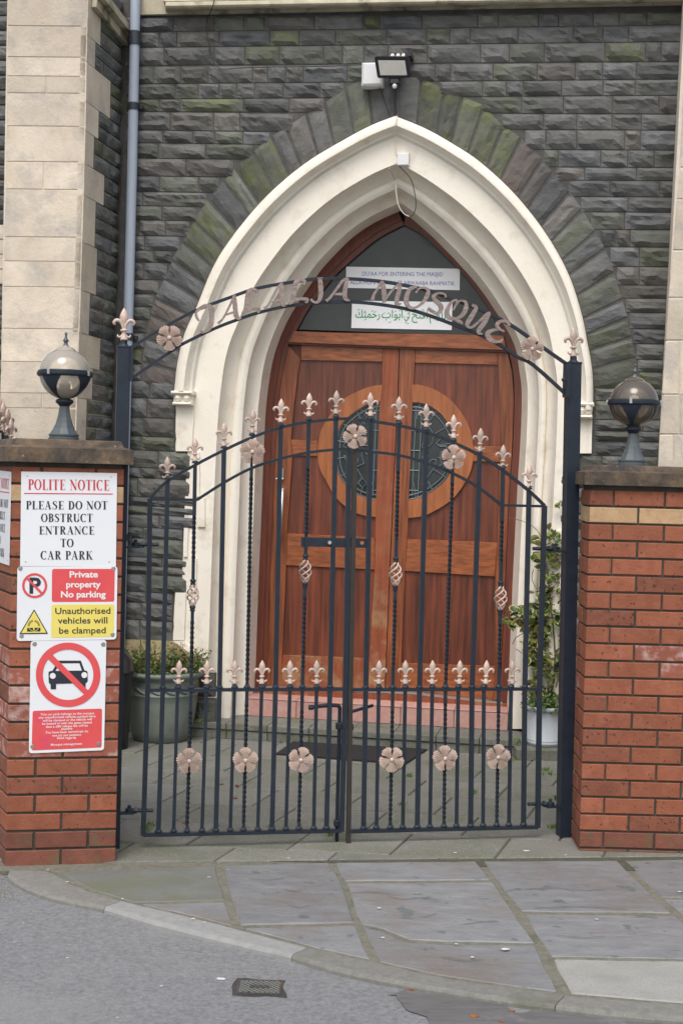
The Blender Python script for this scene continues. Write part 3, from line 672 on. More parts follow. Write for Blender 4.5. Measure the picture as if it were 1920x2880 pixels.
def dressed(px, plane, d, par, m='ashlar', bev=.004, t=.05, name='ashlar_block'):
    P = [plane.at(x, y, d) for x, y in px]; c = sum(P, V()) / len(P)
    b = MB(); k = len(P); F_ = [p + (c - p).normalized() * bev * 1.4 for p in P]
    vs = F_ + [p - plane.n * bev for p in P] + [p - plane.n * t for p in P]
    fs = [tuple(range(k))] + [(i, i + k, (i + 1) % k + k, (i + 1) % k) for i in range(k)] + [(i + k, i + 2 * k, (i + 1) % k + 2 * k, (i + 1) % k + k) for i in range(k)]
    b.add(vs, fs); return b.build(name, M[m], par)
split = {1: None, 3: .5, 6: .48, 9: None, 13: .55}
for j, (y0, y1) in enumerate(zip(JY, JY[1:])):
    sl_ = .022
    xa0, xa1, xb0, xb1 = xat(LE, y0), xat(LE, y1), xat(RE, y0), xat(RE, y1)
    top0, top1 = y0 - 100 * sl_ * .5, y0 + 100 * sl_ * .5; bt0, bt1 = y1 - 100 * sl_ * .5, y1 + 100 * sl_ * .5
    if split.get(j):
        s_ = split[j]; xm0 = xa0 + (xb0 - xa0) * s_; xm1 = xa1 + (xb1 - xa1) * s_; tm = top0 + (top1 - top0) * s_; bm_ = bt0 + (bt1 - bt0) * s_
        dressed([(xa0, top0 + 1), (xm0 - 1, tm + 1), (xm1 - 1, bm_ - 1), (xa1, bt0 - 1)], FAC, BD, but)
        dressed([(xm0 + 1, tm + 1), (xb0, top1 + 1), (xb1, bt1 - 1), (xm1 + 1, bm_ - 1)], FAC, BD, but)
    else: dressed([(xa0, top0 + 1), (xb0, top1 + 1), (xb1, bt1 - 1), (xa1, bt0 - 1)], FAC, BD, but)
# its side: dressed teeth and dark rubble running back to the wall
def sidept(y, s):
    p = FAC.at(xat(RE, y), y, BD); return p - FAC.n * s
NS = FAC.u
ret = MB(); ret.add([sidept(-90, 0) - NS * .012, sidept(-90, .62) - NS * .012, sidept(2135, .62) - NS * .012, sidept(2135, 0) - NS * .012], [(0, 1, 2, 3)]); ret = ret.build('buttress_side', M['mortar'], bld)
for x, y0, y1 in TE:
    s_ = (x - xat(RE, (y0 + y1) / 2)) / 150
    b = MB(); P = [sidept(y0 + 1, 0), sidept(y0 + 1, s_), sidept(y1 - 1, s_), sidept(y1 - 1, 0)]
    prism(b, [p + NS * .002 for p in P], NS, .04); b.build('quoin', M['ashlar'], ret)
    # rubble beside the tooth
    n_ = max(1, round((y1 - y0) / 44)); ys = [y0 + (y1 - y0) * k / n_ for k in range(n_ + 1)]
    for ya, yb in zip(ys, ys[1:]):
        cuts_ = [s_ + .008]; 
        while cuts_[-1] < .6: cuts_.append(cuts_[-1] + random.uniform(.14, .3))
        cuts_[-1] = .60
        if len(cuts_) > 2 and cuts_[-1] - cuts_[-2] < .06: cuts_.pop(-2)
        for sa, sb in zip(cuts_, cuts_[1:]):
            if sb - sa < .03: continue
            c = [sidept(ya + 2, sa + .004), sidept(ya + 2, sb - .004), sidept(yb - 2, sb - .004), sidept(yb - 2, sa + .004)]
            stone(c, NS, ret, amp=.02)
# moulding that turns onto the buttress side at the top
b = MB(); squarebar(b, [sidept(0, .05) + NS * .02, sidept(16, .35) + NS * .02, sidept(28, .60) + NS * .02], .05, .03, FAC.n, NS); b.build('side_moulding', M['mould'], bld)
b = MB(); squarebar(b, [sidept(-26, .05) + NS * .04, sidept(-10, .35) + NS * .04, sidept(2, .60) + NS * .04], .045, .07, FAC.n, NS); b.build('side_moulding', M['mould'], bld)
# stone beyond the buttress, far left
for y in range(-40, 1300, 42):
    if 620 < y < 760: dressed([(-60, y), (11, y), (11, y + 40), (-60, y + 40)], FAC, .02, wall)
    else: stone([FAC.at(-90, y, .0), FAC.at(60, y + 2, .0), FAC.at(60, y + 39, .0), FAC.at(-90, y + 39, .0)], FAC.n, wall)
b = MB(); b.add([FAC.at(-300, -420, -.012), FAC.at(240, -420, -.012), FAC.at(240, 2200, -.012), FAC.at(-300, 2200, -.012)], [(3, 2, 1, 0)]); b.build('side_wall', M['mortar'], bld)
# right buttress
RD = .40
XE = [(1926, -90), (1918, 306), (1910, 471), (1898, 612), (1891, 704), (1878, 838), (1870, 960), (1865.6, 1028), (1860, 1114), (1853.6, 1221), (1849.6, 1310), (1840, 1500), (1810, 2110)]
JR = [-90, 120, 306, 471, 560, 704, 838, 958, 1110, 1222, 1400, 1540, 1680, 1820, 1960, 2110]
b = MB(); prism(b, [FAC.at(xat(XE, -90) + 3, -90, RD - .005), FAC.at(2300, -90, RD - .005), FAC.at(2300, 2112, RD - .005), FAC.at(xat(XE, 2110) + 3, 2112, RD - .005)], FAC.n, .42, back=True)
rbut = b.build('right_buttress', M['ashlar_joint'], bld)
for y0, y1 in zip(JR, JR[1:]):
    x0, x1 = xat(XE, y0), xat(XE, y1); xm = x0 + random.choice((48, 38, 60))
    dressed([(x0, y0 + 1), (xm - 1, y0 + 1), (xm - 1, y1 - 1), (x1, y1 - 1)], FAC, RD, rbut); dressed([(xm + 1, y0 + 1), (2250, y0 + 8), (2250, y1 + 6), (xm + 1, y1 - 1)], FAC, RD, rbut)
# ------------------------------------------------------------------ DOOR
DF = -.47
def frame_x(pts, y): return xat(sorted(pts, key=lambda q: q[1]), y)
frame = MB()
# frame: between the opening edge and the inside line (glass above the transom, door leaf below)
FI_L = [(742, 1975), (749.4, 1930), (754.4, 1731), (767.7, 1400), (777.8, 1198), (782.8, 1119), (796, 1039), (811.8, 966), (833, 930), (865, 872), (905, 820), (944, 773), (1000, 722), (1050, 680), (1085, 657), (1136, 632)]
FI_R = [(1402, 1990), (1404, 1978), (1410, 1860), (1421, 1630), (1432, 1400), (1442, 1243), (1446, 1114), (1441, 1040), (1428, 985), (1410, 943), (1388.7, 893), (1352, 835), (1303, 772), (1254, 722.6), (1193, 664), (1136, 632)]
fl = resample(spline([V((a, b, 0)) for a, b in FI_L], 6), 60); fr = resample(spline([V((a, b, 0)) for a, b in FI_R], 6), 60)
ol = resample([V((p.x - 14, p.y - 8, 0)) for p in cL8], 60); orr = resample([V((p.x + 14, p.y - 8, 0)) for p in cR8], 60)
for side, A, B in ((-1, ol, fl), (1, orr, fr)):
    vs = []; fs = []
    for a, b_ in zip(A, B):
        m_ = a.lerp(b_, .72)
        vs += [FAC.at(a.x, a.y, DF), FAC.at(m_.x, m_.y, DF), FAC.at(m_.x, m_.y, DF - .012), FAC.at(b_.x, b_.y, DF - .014), FAC.at(b_.x, b_.y, DF - .06)]
    for i in range(59):
        for q in range(4):
            f = (i * 5 + q, i * 5 + q + 1, i * 5 + q + 6, i * 5 + q + 5); fs.append(f if side < 0 else f[::-1])
    frame.add(vs, fs)
door = bld
frame = frame.build('door_frame', M['wood_f'], door)
b = MB(); prism(b, [FAC.at(x, y, DF + .01) for x, y in [(828, 931), (940, 935.7), (1122, 938), (1348, 942), (1413, 944), (1424, 984), (1122, 974), (811, 962)]], FAC.n, .06); b.build('transom', M['wood_h'], frame)
b = MB(); prism(b, [FAC.at(x, y, DF - .006) for x, y in [(811, 962), (1122, 974), (1424, 984), (1427, 991), (1122, 980), (808, 968)]], FAC.n, .05); b.build('transom_bead', M['wood_f'], frame)
b = MB(); prism(b, [FAC.at(x, y, DF + .03) for x, y in [(704, 1936), (1160, 1955), (1424, 1981), (1424, 1999), (1160, 1974), (704, 1950)]], FAC.n, .1); b.build('wooden_sill', M['wood_w'], frame)
b = MB(); prism(b, [FAC.at(x, y, DF + .02) for x, y in [(748, 1931), (1160, 1948), (1412, 1976), (1412, 1981), (1160, 1953), (748, 1936)]], FAC.n, .04); b.build('weather_bar', M['steel'], frame)
# fanlight glass
gp = [p for p in fl if p.y < 935] + [p for p in fr[::-1] if p.y < 947]
b = MB(); prism(b, [FAC.at(p.x, p.y, DF - .04) for p in gp], FAC.n, .006); fan = b.build('fanlight_glass', M['pane'], frame)
b = MB(); gg = [FAC.at(p.x, p.y, DF - .036) for p in gp]; cc = sum(gg, V()) / len(gg)
ribbon(b, gg, [p + (cc - p).normalized() * .012 for p in gg]); b.build('glazing_bead', M['ink'], frame)
DL = -.515; DP = DL + .017  # panel level, and the level of the stiles
def spt(P): return [FAC.at(x, y) for x, y in P]
def piece(name, px, par, m, d=DP, t=.03, bev=.004): return dressed(px, FAC, d, par, m, bev=bev, t=t, name=name)
SPL = [(1123, 974), (1117.8, 1112), (1104.3, 1400), (1092.7, 1665), (1082.7, 1935), (1081, 1962)]
def sx(y): return xat(SPL, y)
ringL = [(1075, 1082), (1050, 1085), (1025.8, 1092), (968, 1120.6), (930, 1165), (901.5, 1213), (892, 1267), (898, 1315), (917.4, 1353), (943, 1398), (987.6, 1436), (1025, 1450), (1057.7, 1454)]
ringR = [(1156.6, 1082), (1179, 1082), (1226.7, 1098), (1274.5, 1133), (1316, 1194), (1328.8, 1251), (1328.8, 1299), (1312.8, 1347), (1271, 1404), (1210.8, 1442.6), (1180, 1453), (1147, 1457)]
glL = [(1068.9, 1128.6), (1032, 1137), (987.6, 1165), (955.7, 1200), (944, 1251), (946, 1315), (965, 1356.6), (994, 1385), (1019.4, 1398), (1040, 1403), (1057.7, 1406)]
glR = [(1159.7, 1131.7), (1179, 1132), (1210.8, 1143), (1242.6, 1168), (1271, 1210), (1284, 1251), (1274.5, 1299), (1255, 1347), (1210.8, 1385), (1179, 1399.6), (1148.6, 1407.6)]
for side in (-1, 1):
    e = FI_L if side < 0 else FI_R
    ex = lambda y: frame_x(e, y) - side * -1 * 2 if side < 0 else frame_x(e, y) - 2
    ytop = 970 if side < 0 else 982
    ys = [ytop, 1000, 1039, 1080, 1119, 1198, 1300, 1400, 1560, 1731, 1860, 1932 if side < 0 else 1960]
    # base slab of the leaf
    E_ = [(ex(y), y + (0 if side < 0 else 6)) for y in ys]; S_ = [(sx(y) + side * 1.2, y + 3) for y in ys]
    outl = E_ + S_[::-1] if side > 0 else E_ + S_[::-1]
    b = MB(); P = [FAC.at(x, y, DL - .004) for x, y in outl]
    if side > 0: P = P[::-1]
    prism(b, P, FAC.n, .03, back=True); leaf = b.build('door_leaf', M['wood_f'], door)
    if side < 0:
        so_ = [(845, 1008), (838, 1050), (827, 1132), (819, 1232), (822, 1283), (807, 1502), (804, 1592), (793, 1845), (791, 1940)]; mi_ = [(1076, 972), (1074, 1082), (1068, 1128), (1057, 1406), (1056, 1454), (1054, 1600), (1038, 1852), (1036, 1948)]
        panels = [[(846, 1012), (1075, 1016), (1073, 1082)] + ringL[1:5] + [(905, 1205), (892, 1238), (817, 1235), (826, 1132), (838, 1050)],
                  [(822.6, 1281), (891, 1283)] + ringL[7:] + [(1054.5, 1511), (807.5, 1499.5)],
                  [(804, 1590), (1054.5, 1602), (1038, 1851), (794, 1841)]]
        rails = [([(845, 970), (1077, 975), (1076, 1017), (846, 1013)], 'wood_h'), ([(817.6, 1236), (893, 1239), (892, 1283), (822, 1281)], 'wood_h'), ([(807, 1500), (1054, 1512), (1054, 1602), (804, 1590)], 'wood_h'), ([(794, 1842), (1038, 1852), (1036, 1946), (790, 1935)], 'wood_w')]
    else:
        so_ = [(1400, 985), (1400, 1025), (1405, 1120), (1411, 1255), (1404, 1301), (1398, 1525), (1392, 1622), (1393, 1873), (1386, 1970)]; mi_ = [(1166, 982), (1165, 1019), (1162, 1080), (1159.7, 1131), (1148.6, 1407), (1146, 1457), (1144, 1514), (1137.6, 1607), (1127, 1864), (1122, 1955)]
        panels = [[(1165, 1019.4), (1399.7, 1025.5), (1405, 1120), (1411, 1255), (1328, 1252)] + ringR[4:0:-1] + [(1162, 1080)],
                  [(1327, 1298), (1404, 1301), (1398, 1525), (1144, 1513.6), (1147, 1457)] + ringR[-2:-6:-1] + [(1320, 1322)],
                  [(1137.6, 1607), (1391.7, 1622.6), (1393, 1873), (1127, 1864)]]
        rails = [([(1166, 981), (1400, 986), (1400, 1026), (1165, 1020)], 'wood_h'), ([(1328, 1253), (1411, 1256), (1404, 1300), (1328, 1298)], 'wood_h'), ([(1144, 1515), (1398, 1526), (1391, 1622), (1137, 1606)], 'wood_h'), ([(1127, 1865), (1393, 1874), (1386, 1970), (1122, 1954)], 'wood_h')]
    for p in panels:
        b = MB(); P = [FAC.at(x, y, DL) for x, y in p]
        a_ = sum((P[i].x * P[(i + 1) % len(P)].z - P[(i + 1) % len(P)].x * P[i].z) for i in range(len(P)))
        if a_ > 0: P = P[::-1]
        prism(b, P, FAC.n, .003); b.build('panel', M['wood_p'], leaf)
    for p, m in rails:
        piece('rail', p, leaf, m, d=DP - .0015)
    # stiles
    so_ = [p for p in so_]
    E2 = [(ex(y), y + (0 if side < 0 else 6)) for y in ys]
    st_ = so_ + E2[::-1]
    if side > 0: st_ = st_[::-1]
    b = MB(); prism(b, [FAC.at(x, y, DP) for x, y in st_], FAC.n, .02); b.build('stile', M['wood_v'], leaf)
    S2 = [(sx(y) + side * 1.2, y + 3) for y in (972, 1112, 1400, 1665, 1800, 1945)]
    st_ = mi_ + S2[::-1]
    if side > 0: st_ = st_[::-1]
    b = MB(); prism(b, [FAC.at(x, y, DP) for x, y in st_], FAC.n, .02); b.build('stile', M['wood_w'] if side < 0 else M['wood_v'], leaf)
    # half ring round the leaded light, proud of the panels
    A = resample(spline([V((a, b_, 0)) for a, b_ in (ringL if side < 0 else ringR)], 5), 40); B = resample(spline([V((a, b_, 0)) for a, b_ in (glL if side < 0 else glR)], 5), 40)
    b = MB(); la = [FAC.at(p.x, p.y, DP + .004) for p in A]; lb = [FAC.at(p.x, p.y, DP + .004) for p in B]
    ribbon(b, la, lb, FAC.n, .03); b.build('ring', M['wood_r'], leaf)
    # glass and leading
    b = MB(); prism(b, [FAC.at(p.x, p.y, DL + .004) for p in (B if side > 0 else B[::-1])], FAC.n, .004); b.build('leaded_glass', M['pane'], leaf)
    b = MB(); cx = B[0].x * .5 + B[-1].x * .5; cy = (B[0].y + B[-1].y) / 2
    def came(P, w=.0045): tube(b, [FAC.at(x, y, DL + .008) for x, y in P], w, 5)
    def sc(k, kx=None): kx = kx or k; return [(cx + (p.x - cx) * kx, cy + (p.y - cy) * k) for p in B]
    came(sc(.9)); came(sc(.985, .97))
    sg = side; xo = lambda k: B[0].x
    for off in (10, 26):
        came([(B[0].x + sg * off, B[0].y + 12), (B[-1].x + sg * off, B[-1].y - 12)])
    for k in range(5):
        y = 1150 + k * 56 + 5; x0_ = B[0].x + (B[-1].x - B[0].x) * (y - B[0].y) / (B[-1].y - B[0].y); came([(x0_, y), (x0_ + sg * 26, y + sg * 1)], .0035)
    rad = B[20].x - cx
    hc = (cx + rad * .52, cy)
    for k in range(10):
        q = math.pi * 2 * k / 10; r0, r1 = 24, 46
        p0 = (hc[0] + math.cos(q) * r0 * .8, hc[1] + math.sin(q) * r0); p1 = (hc[0] + math.cos(q + .3) * r1 * .8, hc[1] + math.sin(q + .3) * r1)
        q2 = math.pi * 2 * (k + 1) / 10; p2 = (hc[0] + math.cos(q2) * r0 * .8, hc[1] + math.sin(q2) * r0); p3 = (hc[0] + math.cos(q2 + .3) * r1 * .8, hc[1] + math.sin(q2 + .3) * r1)
        came([p0, p1], .0035); came([p1, p3] if k % 2 else [p0, p2], .0035)
    for k in range(2, 38, 5):
        t_ = B[k]; s9 = (cx + (t_.x - cx) * .9, cy + (t_.y - cy) * .9); s5 = (cx + (t_.x - cx) * .62, cy + (t_.y - cy) * .66)
        came([(t_.x, t_.y), s9, s5], .0035)
    for yy in (-1, 1):
        c0 = (cx + sg * 44, cy + yy * 92)
        Q = [(c0[0] - 12, c0[1]), (c0[0], c0[1] - 13), (c0[0] + 12, c0[1]), (c0[0], c0[1] + 13), (c0[0] - 12, c0[1])]; came(Q, .0035)
        came([(c0[0], c0[1] + yy * 13), (c0[0] + sg * 6, c0[1] + yy * 32)], .0035); came([(c0[0], c0[1] - yy * 13), (hc[0], hc[1] + yy * 46)], .0035)
    b.build('leading', M['lead'], leaf)
    if side < 0:
        # pull bar and lock on the left leaf
        b = MB(); tube(b, [FAC.at(795, 1372, DP + .05), FAC.at(787, 1520, DP + .05)], .012, 10); 
        for yy in (1385, 1508): tube(b, [FAC.at(794 - (yy - 1372) * .054, yy, DP + .05), FAC.at(794 - (yy - 1372) * .054, yy, DP)], .007, 8)
        b.build('pull_handle', M['steel'], leaf, smooth=True)
        b = MB(); bevbox(b, FAC.at(793, 1332, DP + .012), FAC.u * .012, -FAC.n * .012, V((0, 0, .032)), .006); tube(b, [FAC.at(776, 1347, DP + .02), FAC.at(797, 1347, DP + .02)], .006, 8); b.build('lock', M['steel'], leaf)
# steps in front of the door
step = MB()
def stepbox(name, u0, u1, dfront, dback, z0, z1, m, par, bev=.004):
    c = FAC.w((u0 + u1) / 2, (z0 + z1) / 2, (dfront + dback) / 2); b = MB()
    bevbox(b, c, FAC.u * ((u1 - u0) / 2), -FAC.n * ((dfront - dback) / 2), V((0, 0, (z1 - z0) / 2)), bev); return b.build(name, m, par)
u0 = FAC.uz(540, 2044, .065)[0]; u1 = FAC.uz(1470, 2090, .065)[0]
stp = stepbox('lower_step', u0 - .3, u1, .04, -.45, 0, .05, M['pmortar'], bld)
nb = 9; du = (u1 - u0 + .3) / nb
for i in range(nb):
    stepbox('step_block', u0 - .3 + i * du + .002, u0 - .3 + (i + 1) * du - .002, .055, -.1, .002, .058, M['stepc'], stp)
    o_ = .5 if i else 0
    stepbox('step_block', u0 - .3 + i * du + .002, u0 - .3 + (i + 1) * du - .002, .065, -.26, .061, .10, M['stepc'], stp)
u0 = FAC.uz(690, 1970, -.25)[0]; u1 = FAC.uz(1428, 2010, -.25)[0]
stp2 = stepbox('upper_step', u0, u1, -.256, -.5, .1, .208, M['pmortar'], bld)
nb = 5; du = (u1 - u0) / nb
for i in range(nb):
    stepbox('step_tile', u0 + i * du + .002, u0 + (i + 1) * du - .002, -.246, -.262, .101, .206, M['tile'], stp2, .003)
    stepbox('step_tile', u0 + i * du + .002 , u0 + (i + 1) * du - .002, -.243, -.47, .207, .216, M['tile'], stp2, .003)
# black sheet added behind the leaves so no daylight shows round them
b = MB(); prism(b, [FAC.at(x, y, -.60) for x, y in ((600, 500), (1600, 500), (1600, 2060), (600, 2060))], FAC.n, .05); b.build('black_backing', M['ink'], bld)
# ================================================================== BRICKWORK
def brickrun(plane, z0, pitch, ncour, u0, u1, pat, par, d=0, depth=.1, mfun=None, bev=.003, joint=.0095, ext=None):
    """courses from z0 upwards; pat(k) gives the joint positions along u"""
    cache = {}
    for k in range(ncour):
        za = z0 + k * pitch + joint / 2; zb = z0 + (k + 1) * pitch - joint / 2
        js = [u for u in pat(k) if u0 + .02 < u < u1 - .02]; e = [u0] + js + [u1]
        for i in range(len(e) - 1):
            a = e[i] + (joint / 2 if i else 0); b_ = e[i + 1] - (joint / 2 if i < len(e) - 2 else 0)
            L_ = round(b_ - a, 3)
            if L_ not in cache:
                mb = MB(); bevbox(mb, V((0, 0, 0)), V((L_ / 2, 0, 0)), V((0, depth / 2, 0)), V((0, 0, (zb - za) / 2)), bev)
                me = bpy.data.meshes.new('brick'); me.from_pydata([tuple(v) for v in mb.v], [], mb.f); cache[L_] = me
            m = mfun(k, (a + b_) / 2)
            key = (L_, m.name)
            if key not in cache: me = cache[L_].copy(); me.materials.append(m); cache[key] = me
            c = plane.w((a + b_) / 2, (za + zb) / 2, d - depth / 2 + random.uniform(-.0012, .0012))
            inst('brick', cache[key], par, c, rot=(random.uniform(-.002, .002), random.uniform(-.003, .003), plane.yaw + random.uniform(-.003, .003)))
def coping(par, outline, z0, zf, zt, over, inset, m='coping'):
    """outline: wall top outline (world xy, ccw); fascia z0-zf, then a cove up to zt"""
    O = shrink(outline, -over); I = shrink(outline, inset); I2 = shrink(outline, inset * .2)
    k = len(O); b = MB(); vs = [p + V((0, 0, z0)) for p in O] + [p + V((0, 0, zf)) for p in O] + [p + V((0, 0, zf + (zt - zf) * .3)) for p in I2] + [p + V((0, 0, zt)) for p in I] + [p + V((0, 0, zt + .004)) for p in shrink(outline, inset + .01)]
    fs = [tuple(range(k))[::-1], tuple(range(4 * k, 5 * k))]
    for r in range(4):
        for i in range(k): fs.append((r * k + i, r * k + (i + 1) % k, (r + 1) * k + (i + 1) % k, (r + 1) * k + i))
    b.add(vs, fs); return b.build('coping', M[m], par)
# left pillar (front face, and a side face that runs off down the street)
lu0 = LPIL.uz(38, 1311)[0]; lu1 = LPIL.uz(349.5, 1318)[0]; lz1 = 1.641; lz0 = lz1 - 22 * .0752
lp = empty('brick_pillar', LPIL.w(0, 0, -.2), 'left red brick gate pillar carrying the notices', 'pillar')
b0 = LPIL.w(lu0, 0); b1 = LPIL.w(lu1, 0)
sd = V((-math.sin(math.radians(24.7)), math.cos(math.radians(24.7)), 0))
b2 = b1 - LPIL.n * .44; b3 = b0 + sd * .62
core = [p for p in shrink([b0, b1, b2, b3], .007)]
b = MB(); flatpoly(b, core, lz1 + .022, lz1 + .1, .001); b.build('mortar_core', M['bmortar'], lp)
def lm(k, u):
    t_ = 21 - k  # course from the top
    if t_ == 1: return M['buff']
    if k <= 1: return M['brickd']
    if 10 <= t_ <= 15 and (u > lu1 - .13 or u < lu0 + .16) and random.random() < .75: return M['brick2']
    return M['brickk'] if random.random() < .22 else M['brick']
wid = lu1 - lu0
brickrun(LPIL, lz0, .0752, 22, lu0, lu1, lambda k: [lu0 + wid * .5] if k % 2 == 0 else [lu0 + wid * .255, lu0 + wid * .745], lp, mfun=lm)
SIDE = Plane(b0.x, b0.y, 0); SIDE.u = -sd; SIDE.n = V((-sd.y, sd.x, 0)); SIDE.n = SIDE.n if SIDE.n.x < 0 else -SIDE.n; SIDE.yaw = math.atan2(-sd.y, -sd.x)
brickrun(SIDE, lz0, .0752, 22, -.62, -.003, lambda k: [-.112 - .225 * j for j in range(3)] if k % 2 == 0 else [-.225 * j - .225 for j in range(3)], lp, mfun=lm)
RET = Plane(b1.x, b1.y, 0); RET.u = -LPIL.n; RET.n = LPIL.u; RET.yaw = LPIL.yaw + math.pi / 2
brickrun(RET, lz0, .0752, 22, .003, .44, lambda k: [.225] if k % 2 == 0 else [.112, .337], lp, mfun=lm)
coping(lp, [b0, b1, b2, b3], lz1 + .015, lz1 + .075, lz1 + .107, .036, .012)
# right wall
rz1 = 1.604; rz0 = rz1 - 22 * .0756
rw = empty('brick_wall', V((1.116, 6.25, 0)), 'red brick street wall to the right of the gate with one buff course', 'wall')
ru0 = RWAL.uz(1659, 1380)[0] - .0; ru1 = 1.6
r0 = RWAL.w(ru0, 0); r1 = RWAL.w(ru1, 0); dp = V((0, .235, 0))
b = MB(); flatpoly(b, shrink([r0, r1, r1 + dp, r0 + dp], .007), rz1 + .024, rz1 + .1, .001); b.build('mortar_core', M['bmortar'], rw)
def rm(k, u):
    t_ = 21 - k
    if t_ == 1: return M['buff']
    if k <= 1: return M['brickd']
    if (t_ in (9, 10) and u > ru0 + .3 or t_ == 11 and u < ru0 + .1) and random.random() < .6: return M['brick2']
    return M['brickk'] if random.random() < .22 else M['brick']
brickrun(RWAL, rz0, .0756, 22, ru0, ru1, lambda k: [ru0 + .103 + .226 * j for j in range(9)] if k % 2 else [ru0 + .214 + .226 * j for j in range(9)], rw, mfun=rm, joint=.009)
REND = Plane(r0.x, r0.y, 90); REND.u = V((0, -1, 0)); REND.n = V((-1, 0, 0)); REND.yaw = -math.pi / 2
brickrun(REND, rz0, .0756, 22, -.235, -.003, lambda k: [] if k % 2 else [-.112], rw, mfun=rm, joint=.009)
coping(rw, [r0, r1, r1 + dp, r0 + dp], rz1 + .018, rz1 + .075, rz1 + .103, .031, .012)
# ================================================================== GATE AND NAMED ARCH
GU, GN = GATE.u, GATE.n
def gp_(x, y, d=0): return GATE.at(x, y, d)
BW = {'k': .0190, 't': .0150}
# ---- shared small meshes
def mesh_of(mb, name, m, smooth=True):
    me = bpy.data.meshes.new(name); me.from_pydata([tuple(p) for p in mb.v], [], mb.f); me.materials.append(m)
    if smooth: me.polygons.foreach_set('use_smooth', [True] * len(me.polygons))
    return me
def finial_mesh():
    b = MB(); Y = V((0, 1, 0))
    # bud (flattened, ridged)
    prof = [(.03, .36), (.055, .45), (.075, .52), (.115, .62), (.135, .70), (.12, .79), (.075, .89), (.03, .96), (.0, 1.0)]
    vs = []; fs = []; sg = 10
    for r, z in prof:
        for j in range(sg):
            q = 2 * math.pi * j / sg; vs.append((r * math.cos(q), r * math.sin(q) * (.62 if j % 5 else .5), z))
    for i in range(len(prof) - 1):
        for j in range(sg): fs.append((i * sg + j, i * sg + (j + 1) % sg, (i + 1) * sg + (j + 1) % sg, (i + 1) * sg + j))
    b.add(vs, fs)
    for s in (-1, 1):
        P = spline([(s * x, -.01, z) for x, z in ((.03, .33), (.045, .44), (.085, .54), (.15, .605), (.225, .62), (.285, .585), (.305, .535), (.285, .50), (.26, .51))], 3)
        R = [.03 + .028 * math.sin(math.pi * min(1, i / (len(P) - 1) * 1.05)) for i in range(len(P))]
        tube(b, P, R, 7)
        P = spline([(s * x, 0, z) for x, z in ((.05, .19), (.10, .125), (.155, .115), (.195, .155), (.18, .185))], 3); tube(b, P, [.03, .032, .034, .036, .036, .036, .034, .033, .03, .028, .026, .024, .02][:len(P)], 7)
    lathe(b, [(.0, .0), (.075, .0), (.115, .02), (.118, .06), (.09, .12), (.07, .2), (.06, .265), (.075, .28), (.108, .295), (.122, .32), (.108, .345), (.07, .36), (.04, .375)], seg=14, sy=.8)
    return mesh_of(b, 'finial', M['rose'])
FIN = finial_mesh()
def rosette_mesh():
    b = MB()
    for k in range(5):
        c = math.pi / 2 + k * 2 * math.pi / 5; vs = []; fs = []; na = 15; rr = [.12, .3, .48, .66, .82, .93, 1.0]
        hw = [.35, .58, .48, .46, .53, .54, .49]
        for i, r in enumerate(rr):
            for j in range(na):
                t_ = j / (na - 1) * 2 - 1; a = c + t_ * hw[i]
                edge = 1 - .10 * (i / 6) * abs(t_) ** 3 - (.05 * (j % 3 == 0) if i == 6 else 0) - (.03 if i == 6 and k % 2 and j in (6, 7) else 0)
                z = .12 + .10 * math.sin(r * 2.6) + (.08 if j % 2 == 0 else -.05) * min(1, r * 1.6) - .10 * abs(t_) ** 2 * r
                vs.append((r * edge * math.cos(a), -z, r * edge * math.sin(a)))
        for i in range(6):
            for j in range(na - 1): fs.append((i * na + j, (i + 1) * na + j, (i + 1) * na + j + 1, i * na + j + 1))
        k0 = len(vs); vs += [(x, -y_ * .15, z) for x, y_, z in vs]
        fs += [tuple(i + k0 for i in f[::-1]) for f in fs[:]]
        for j in range(na - 1): fs.append((6 * na + j, 6 * na + j + k0, 6 * na + j + 1 + k0, 6 * na + j + 1))
        for e in (0, na - 1):
            for i in range(6): fs.append((i * na + e, i * na + e + k0, (i + 1) * na + e + k0, (i + 1) * na + e))
        b.add(vs, fs)
    vs = []; fs = []
    for i in range(5):
        for j in range(12):
            a = j * math.pi / 6; r = .17 * math.cos(i * .38); vs.append((r * math.cos(a), -.20 - .15 * math.sin(i * .38), r * math.sin(a)))
    for i in range(4):
        for j in range(12): fs.append((i * 12 + j, i * 12 + (j + 1) % 12, (i + 1) * 12 + (j + 1) % 12, (i + 1) * 12 + j))
    b.add(vs, fs); lathe(b, [(.0, .02), (.25, .02)], seg=3)
    return mesh_of(b, 'rosette', M['rosel'], False)
ROS = rosette_mesh()
def basket_mesh():
    b = MB()
    for k in range(4):
        P = []
        for i in range(25):
            t_ = i / 24; a = k * math.pi / 2 + t_ * 2 * math.pi * .95; r = .035 + .20 * math.sin(math.pi * t_) ** 1.1
            P.append((r * math.cos(a), r * math.sin(a), t_))
        tube(b, P, .034, 6)
    return mesh_of(b, 'basket', M['rose'])
BAS = basket_mesh()
def collar_mesh():
    b = MB(); lathe(b, [(0, -.012), (.010, -.012), (.0125, -.009), (.010, -.005), (.010, -.002), (.013, .003), (.013, .008), (.010, .012), (0, .012)], seg=12); return mesh_of(b, 'collar', M['iron'])
COLM = collar_mesh()
def finial(par, x, ybase, ytip, d=0.0):
    p = gp_(x, ybase, d); h = (gp_(x, ytip, d) - p).length
    return inst('finial', FIN, par, p, rot=(random.uniform(-.02, .02), random.uniform(-.035, .035), GATE.yaw), scale=(h * 1.0, h * 1.0, h))
def rosette(par, x, y, rpx, d=.016):
    p = gp_(x, y, d); r = rpx * (p - CAM).y / FPX
    return inst('rosette', ROS, par, p, rot=(0, random.choice((0, .3, .63, .9)) + random.uniform(-.1, .1), GATE.yaw), scale=(r, r * .8, r))
